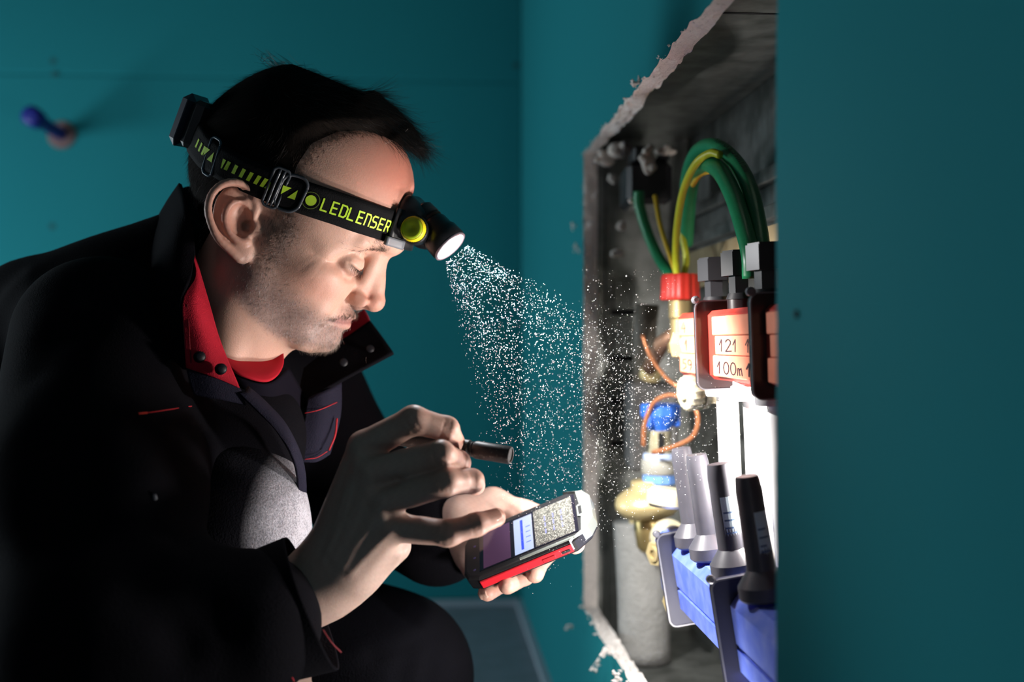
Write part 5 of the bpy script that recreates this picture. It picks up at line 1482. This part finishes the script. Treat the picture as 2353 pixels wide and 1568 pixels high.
# knuckle bumps, tendons, veins and creases
for p, s in (((838, 1024, .838), 1), ((856, 1080, .827), 1), ((884, 1146, .824), 1), ((902, 1210, .827), 1)):
    q = P(*p); rh.furrow([q, q + np.array([0.006, 0, 0.002])], 0.011, -0.0016)
for a, b in (((765, 1265, .838), (836, 1040, .836)), ((775, 1285, .834), (852, 1092, .826)), ((790, 1300, .833), (880, 1158, .823)), ((806, 1310, .836), (898, 1218, .826))):
    rh.furrow([P(*a), P(*b)], 0.0035, -0.0010)
for a, b in (((845, 1060, .835), (890, 1055, .835)), ((872, 1122, .826), (915, 1115, .826)), ((895, 1185, .826), (945, 1180, .826))):
    rh.furrow([P(*a), P(*b)], 0.005, 0.0026)
for j in (fi, fm, fr, fl4):
    d = j[1] - j[0]; d /= np.linalg.norm(d); up = np.cross(d, [0, 1.0, 0]); up /= np.linalg.norm(up); fr_ = np.array([0, -1.0, 0]) * 0.0095
    for o_ in (-0.0035, -0.001, 0.0018):
        rh.furrow([j[1] + d * o_ + up * 0.007 + fr_ * .8, j[1] + d * o_ + fr_, j[1] + d * o_ - up * 0.007 + fr_ * .8], 0.0011, 0.0010)
    d2 = j[2] - j[1]; d2 /= np.linalg.norm(d2); up = np.cross(d2, [0, 1.0, 0]); up /= np.linalg.norm(up)
    for o_ in (-0.0025, 0.0, 0.0022):
        rh.furrow([j[2] + d2 * o_ + up * 0.007 + fr_ * .7, j[2] + d2 * o_ + fr_ * .92, j[2] + d2 * o_ - up * 0.007 + fr_ * .7], 0.0010, 0.0009)
for a, b in (((940, 1300, .845), (962, 1262, .842)), ((930, 1310, .85), (952, 1275, .85))): rh.furrow([P(*a), P(*b)], 0.002, 0.001)
for pts_ in ([(745, 1290, .836), (790, 1200, .834), (812, 1130, .834), (846, 1060, .834)], [(790, 1200, .834), (835, 1165, .832), (862, 1120, .826)], [(800, 1270, .834), (850, 1215, .830), (885, 1190, .824)]):
    rh.furrow([P(*q) for q in pts_], 0.0022, -0.0007, 14)      # veins
# little finger nail
nl = P(1128, 1184, .8275)
rv_, rq_ = rh.mesh(2)
def handcol(V, fingers, nails):
    c = np.tile(SK, (len(V), 1))
    for j in fingers:
        for k_, p in enumerate(j[1:]):
            w = np.exp(-(np.linalg.norm(V - p, axis=1) / (0.013 if k_ < 2 else 0.012))**2)[:, None] * (0.45 if k_ < 2 else 0.6)
            c = c * (1 - w) + SKR * w
    for p, ax, r in nails:
        dv = V - p; along = dv @ ax; dd = np.sqrt(np.maximum((dv**2).sum(1) - along**2, 0))
        w = ((np.abs(along) < r[0]) & (dd < r[1]))[:, None] * 0.9
        c = c * (1 - w) + NAIL * w
    m = (np.sin(V[:, 0] * 900 + 2 * np.sin(V[:, 2] * 700)) * np.sin(V[:, 2] * 1100 + V[:, 1] * 800))[:, None]
    return np.clip(c * (1 + 0.05 * m), 0, 1)
rc_ = handcol(rv_, [fi, fm, fr, fl4], [])

# ------------------------------------------------ phone frame and the left hand that holds it
PH_C = P(1210, 1225, 1.015)
pl_ = np.array([0.905, -0.150, 0.400]); pl_ /= np.linalg.norm(pl_)
pw_ = np.array([-0.030, 0.910, 0.410]); pw_ -= pl_ * (pw_ @ pl_); pw_ /= np.linalg.norm(pw_)
pn_ = np.cross(pl_, pw_); pn_ = pn_ if pn_[2] > 0 else -pn_
PHM = np.eye(4); PHM[:3, 0] = pl_; PHM[:3, 1] = pw_; PHM[:3, 2] = pn_; PHM[:3, 3] = PH_C
PL_, PW_, PT_ = 0.125, 0.076, 0.0135
def ph(x, y, z): return PH_C + pl_ * x / 1000 + pw_ * y / 1000 + pn_ * z / 1000
lh = Field(np.array([-0.11, 0.93, -0.275]), np.array([0.075, 1.185, -0.10]), 0.0014)
# palm under the phone, heel towards the wrist
for a, b, ra, rb in ((ph(-62, 34, -28), ph(10, 30, -24), 18, 11), (ph(-58, 20, -27), ph(5, 16, -24), 16, 11), (ph(-50, 6, -25), ph(-4, 4, -24), 12, 10)):
    lh.cap(a, b, ra / 1000, rb / 1000, 0.012)
lh.cap(P(1040, 1225, 1.085), P(960, 1200, 1.13), 0.026, 0.028, 0.014)
# thumb mound and thumb along the far edge
th_ = [P(1062, 1190, 1.07), P(1132, 1165, 1.085), P(1202, 1180, 1.083), P(1256, 1186, 1.072)]
for a, b, ra, rb in zip(th_[:-1], th_[1:], (22, 17, 11.5), (17, 11.5, 9)): lh.cap(a, b, ra / 1000, rb / 1000, 0.008)
lh.cap(P(1052, 1235, 1.075), P(1120, 1215, 1.08), 0.024, 0.018, 0.01)
# fingers wrapped under the phone, tips showing at the near edge
tips = [((1120, 1361, 1.0), (1150, 1340, 1.022), -28), ((1166, 1345, .992), (1205, 1322, 1.015), -8), ((1229, 1319, .995), (1240, 1288, 1.025), 14)]
LF = []
for (tp, mid, xx) in tips:
    j = [ph(xx - 4, 26, -20), ph(xx + 10, -2, -20), P(*mid), P(*tp)]
    for a, b, ra, rb in zip(j[:-1], j[1:], (10.5, 10, 9), (10, 9, 8.2)): lh.cap(a, b, ra / 1000, rb / 1000, 0.003)
    LF.append(j)
j = [ph(24, 28, -20), ph(36, 4, -18), ph(38, -20, -17)]
for a, b in zip(j[:-1], j[1:]): lh.cap(a, b, 0.0095, 0.0088, 0.003)
for q in (th_[2],):
    for o_ in (-0.003, 0, 0.003): lh.furrow([q + np.array([o_, -0.010, 0.006]), q + np.array([o_, -0.006, 0.010])], 0.0012, 0.0007)
# creases in the thumb mound
lh.furrow([P(1150, 1150, 1.068), P(1180, 1170, 1.066), P(1195, 1195, 1.068)], 0.003, 0.0015)
lh.furrow([P(1120, 1160, 1.062), P(1150, 1185, 1.062)], 0.003, 0.0012)
lv_, lq_ = lh.mesh(2)
lc_ = handcol(lv_, LF + [th_], [])

# hidden body under the clothes keeps the figure one continuous whole
bd = Field((-0.60, 0.72, -0.56), (0.10, 1.36, 0.16), 0.008)
addP(bd, (470, 880, 1.03), (365, 1010, 1.06), 0.05, 0.11, 0); addP(bd, (365, 1015, 1.06), (150, 1500, 1.10), 0.115, 0.14, 0.03)
addP(bd, (235, 790, .975), (225, 1450, .81), 0.055, 0.048, 0.03); addP(bd, (235, 1470, .80), (600, 1425, .835), 0.045, 0.030, 0.02)
addP(bd, (365, 900, 1.06), (235, 790, .975), 0.07, 0.055, 0.03); addP(bd, (420, 960, 1.10), (680, 905, 1.20), 0.06, 0.045, 0.03)
addP(bd, (690, 890, 1.20), (826, 1120, 1.20), 0.045, 0.04, 0.02); addP(bd, (826, 1120, 1.20), (985, 1212, 1.115), 0.038, 0.028, 0.02)
addP(bd, (150, 1480, 1.06), (532, 1152, .975), 0.07, 0.05, 0.03); addP(bd, (540, 1180, .975), (500, 1900, 1.02), 0.046, 0.04, 0.02)
addP(bd, (200, 1480, 1.10), (892, 1556, 1.12), 0.08, 0.06, 0.03)
bv_, bq_ = bd.mesh(0)
parts_ = [(HEAD_V, HEAD_Q, HEAD_C), (rv_, rq_, rc_), (lv_, lq_, lc_), (bv_, bq_, np.tile(SK, (len(bv_), 1)))]
off = 0; VV, QQ, CCs = [], [], []
for V_, Q_, C__ in parts_:
    VV.append(V_); QQ.append(Q_ + off); CCs.append(C__); off += len(V_)
body = np_mesh('body', np.concatenate(VV), np.concatenate(QQ), M_skin, man, color=np.concatenate(CCs))
# finger nails
M_nail = mat('finger_nail', (0.62, 0.40, 0.32), 0.3, coat=0.3)
def nail(c, nrm, ax, w, l):
    A = axis_matrix(c, nrm, ax); G = np.zeros((7, 7, 3))
    for i, a in enumerate(np.linspace(-1, 1, 7)):
        for j_, b in enumerate(np.linspace(-1, 1, 7)):
            bb = b * math.sqrt(max(0, 1 - 0.45 * a * a)); x_ = a * l / 2; y_ = bb * w / 2
            G[i, j_] = (A @ np.array([x_, y_, -0.35 * (2 * y_ / w)**2 * w * 0.55, 1]))[:3]
    mb = MB(); mb.grid(G, 0, 0.0006); return mb.build('finger_nail', M_nail, man, smooth=True)
def nail_on(F, px, py, axd, w=0.0095, l=0.011):
    c = surf(F, px, py, 0.70, 1.2); n_ = F.grad(c[None])[0]; a_ = np.array(axd, float); a_ -= n_ * (a_ @ n_)
    nail(c + n_ * 0.0004, n_, a_, w, l)
nail_on(rh, 1137, 1182, fl4[3] - fl4[2])
nail_on(lh, 1110, 1368, P(1100, 1372, 1) - P(1140, 1355, 1), 0.008, 0.009)

# =================================================================== phone, pen, dust
phn = thing('mobile_phone', 'rugged mobile phone with a red side, held in the left hand', 'phone', ph(0, 0, -7))
M_phblk = mat('phone_black', (0.012, 0.012, 0.014), 0.4)
M_phred = mat('phone_red', (0.52, 0.012, 0.022), 0.38)
M_phmet = mat('phone_bumper', (0.36, 0.40, 0.37), 0.3, metal=0.6)
hx, hy = PL_ / 2, PW_ / 2
outl = [(-hx, -hy + .016), (-hx + .004, -hy + .006), (-hx + .014, -hy), (hx - .020, -hy), (hx - .006, -hy + .010), (hx, -hy + .022), (hx, hy - .022), (hx - .006, hy - .010), (hx - .020, hy), (-hx + .014, hy), (-hx + .004, hy - .006), (-hx, hy - .016)]
def scaled(o, k): return [(x * (1 - k / hx), y * (1 - k / hy)) for x, y in o]
mb = MB(); n_ = len(outl)
layers = [(0.0012, -PT_), (0.0, -PT_ + 0.002), (0.0, -0.0022), (0.0014, -0.0004), (0.0030, 0.0)]
v = []
for k, z in layers: v += [(x, y, z) for x, y in scaled(outl, k)]
f = [tuple(range(n_))[::-1], tuple(range((len(layers) - 1) * n_, len(layers) * n_))]
for i in range(len(layers) - 1):
    for k in range(n_):
        k2 = (k + 1) % n_; f.append((i * n_ + k, i * n_ + k2, (i + 1) * n_ + k2, (i + 1) * n_ + k))
mb.add(v, f, 0, PHM); mb.build('phone_body', M_phblk, phn)
# chrome bumper at the upper end and rim along the near long edge
mb = MB(); top_ = [(hx - .024, -hy - .0006), (hx - .0055, -hy + .0092), (hx + .0008, -hy + .0215), (hx + .0008, hy - .0215), (hx - .0055, hy - .0092), (hx - .024, hy + .0006), (hx - .012, hy - .006), (hx - .010, 0.010), (hx - .013, 0.008), (hx - .013, -0.008), (hx - .010, -0.010), (hx - .012, -hy + .006)]
mb.prism(top_, -PT_ + 0.004, 0.0012, 0, PHM); mb.build('end_bumper', M_phmet, phn)
mb = MB(); mb.box((-.008, -hy + .0012, -.0004), (hx - .018, -hy + .0042, .0010), 0, PHM, .0004); mb.build('edge_trim', M_phmet, phn)
mb = MB(); mb.box((hx - .0115, -.006, .0010), (hx - .0085, .006, .0016), 0, PHM); mb.build('ear_piece', M_phblk, phn)
# red side strip with buttons
mb = MB(); mb.box((-hx + .014, -hy - .0016, -PT_ + .0025), (hx - .024, -hy + .001, -.0035), 0, PHM, .0006); sd_ = mb.build('red_side', M_phred, phn)
mb = MB(); mb.box((.010, -hy - .0024, -.0098), (.022, -hy - .001, -.0060), 0, PHM, .0004); mb.build('side_button', mat('dark_red_button', (0.34, 0.008, 0.014), 0.4), sd_)
mb = MB(); mb.box((.028, -hy - .0022, -.0090), (.036, -hy - .001, -.0062), 0, PHM, .0004); mb.build('side_slot', M_phblk, sd_)
for xx in (-.046, -.042, -.038): mb = MB(); mb.box((xx + .0, hy + .0002, -.009), (xx + .002, hy + .0012, -.005), 0, PHM); mb.build('grip_rib', M_phblk, phn)
# screen: dark glossy glass; the lit dialog and the dusty reflective upper half
scrm = mat('screen_glass', (0.014, 0.012, 0.020), 0.07, spec=0.6, coat=0.5)
mb = MB(); mb.box((-hx + .016, -hy + .0085, 0.0), (hx - .014, hy - .0085, .0005), 0, PHM); scr = mb.build('screen', scrm, phn)
mb = MB(); mb.box((-.012, -hy + .010, .0005), (.006, hy - .012, .0007), 0, PHM); dlg = mb.build('screen_dialog', mat('screen_lit_dialog', (0.1, 0.1, 0.1), 0.3, emit=((0.52, 0.66, 1.0), 0.85)), scr)
mb = MB(); mb.box((-.0055, -hy + .014, .0007), (-.003, hy - .016, .0009), 0, PHM)
mb.build('dialog_bar', mat('screen_blue_bar', (0.02, 0.03, 0.3), 0.3, emit=((0.03, 0.08, 0.62), 0.8)), dlg)
for y in (-.016, -.008, .0, .008): 
    mb = MB(); mb.box((-.0005, y, .0007), (.004, y + .0012, .0009), 0, PHM); mb.build('dialog_mark', mat('screen_mark', (0.05, 0.07, 0.2), 0.3, emit=((0.22, 0.33, 0.8), 0.6)), dlg)
mb = MB(); mb.box((-hx + .020, -hy + .010, .0005), (-.016, hy - .011, .0007), 0, PHM); mb.build('screen_lower', mat('screen_plum', (0.05, 0.03, 0.06), 0.12, emit=((0.16, 0.06, 0.14), 0.25)), scr)
mb = MB(); mb.box((.008, -hy + .010, .0005), (hx - .017, hy - .010, .0007), 0, PHM)
M_dusty = mat('dusty_glass', (0.05, 0.05, 0.045), 0.35, noise=(900, (0.42, 0.42, 0.37), 0.8, 0.52, 0.60))
mb.build('dusty_glass', M_dusty, scr)
for y in (-.014, -.004, .006):
    for x in (.018, .026, .034):
        mb = MB(); mb.box((x, y, .0007), (x + .0012, y + .007, .0009), 0, PHM); mb.build('screen_text', mat('screen_text', (0.1, 0.1, 0.2), 0.3, emit=((0.30, 0.36, 0.85), 0.5)), scr)
for y in (-.024, -.006, .012): MB().lathe([(0.0, .0004), (.0012, .0002), (.0014, 0.0)], 10, 0, PHM @ axis_matrix((-hx + .011, y, 0), (0, 0, 1)), cap=False).build('soft_key', mat('soft_key', (0.06, 0.05, 0.16), 0.4), phn)

# marker pen between index finger and thumb
pen = thing('marker_pen', 'black dusty marker pen held between index finger and thumb', 'pen', P(1030, 1030, .868))
pa, pb = P(905, 1003, .885), P(1174, 1047, .852)
pd = pb - pa; pd /= np.linalg.norm(pd); PLn = np.linalg.norm(pb - pa)
M_pen = mat('pen_black', (0.018, 0.015, 0.016), 0.45, noise=(420, (0.12, 0.11, 0.10), 0.6, 0.58, 0.70))
B = axis_matrix(pa, pd)
mb = MB(); mb.lathe([(0.0062, 0.0), (0.0066, 0.002), (0.0066, PLn - 0.034), (0.0058, PLn - 0.033)], 26, 0, B); mb.build('barrel', M_pen, pen, angle=30)
mb = MB(); mb.lathe([(0.0056, PLn - 0.034), (0.0060, PLn - 0.033), (0.0056, PLn - 0.032), (0.0060, PLn - 0.031), (0.0056, PLn - 0.030), (0.0060, PLn - 0.029), (0.0056, PLn - 0.0285)], 24, 0, B); mb.build('ribbed_neck', M_phblk, pen)
mb = MB(); mb.lathe([(0.0064, PLn - 0.0290), (0.0068, PLn - 0.0275), (0.0067, PLn - 0.001), (0.0062, PLn), (0.0052, PLn), (0.0050, PLn - 0.001), (0.0, PLn - 0.001)], 28, 0, B, cap=False); mb.build('pen_cap', M_pen, pen, angle=30)

# plaster dust floating in the lamp's beam
lp = lens_c + axl * 0.004
n = 6000
bdir = unit(P(1235, 830, 0.99) - lp)
b1 = unit(np.cross(bdir, [0, 1.0, 0])); b2 = np.cross(bdir, b1)
dist = 0.006 + 0.27 * rng.random(n)**0.95
ang = rng.random(n) * 2 * math.pi
rad = np.sqrt(rng.random(n)) * np.tan(np.radians(27))
rad *= 0.75 + 0.25 * rng.random(n)
pos = lp + bdir * dist[:, None] + (b1 * (np.cos(ang) * rad * dist + np.cos(ang) * 0.010)[:, None]) + (b2 * (np.sin(ang) * rad * dist * 0.8 + np.sin(ang) * 0.008)[:, None])
nx = 600
ex = np.stack([rng.uniform(1330, 1560, nx), rng.uniform(620, 1080, nx), rng.uniform(0.86, 1.06, nx)], 1)
pos = np.concatenate([pos, np.array([P(*e) for e in ex])])
sz = rng.uniform(0.00012, 0.00030, len(pos)) * (1 + 0.9 * (rng.random(len(pos)) < 0.06))
sz[:n] *= 0.45 + 0.55 * np.clip(dist / 0.10, 0, 1)
o8 = np.array([(1,0,0),(-1,0,0),(0,1,0),(0,-1,0),(0,0,1),(0,0,-1)], float)
V_ = (pos[:, None, :] + sz[:, None, None] * o8[None] * rng.uniform(0.6, 1.4, (len(pos), 6, 1))).reshape(-1, 3)
t8 = np.array([(0,2,4),(2,1,4),(1,3,4),(3,0,4),(2,0,5),(1,2,5),(3,1,5),(0,3,5)])
Q_ = (np.arange(len(pos))[:, None, None] * 6 + t8[None]).reshape(-1, 3)
M_dust = mat('plaster_dust', (0.93, 0.93, 0.90), 0.6)
dust = np_mesh('dust_motes', V_, Q_, M_dust, None, smooth=False)
dust['kind'] = 'stuff'; tag(dust, 'white plaster dust floating in the beam of the headlamp', 'dust')
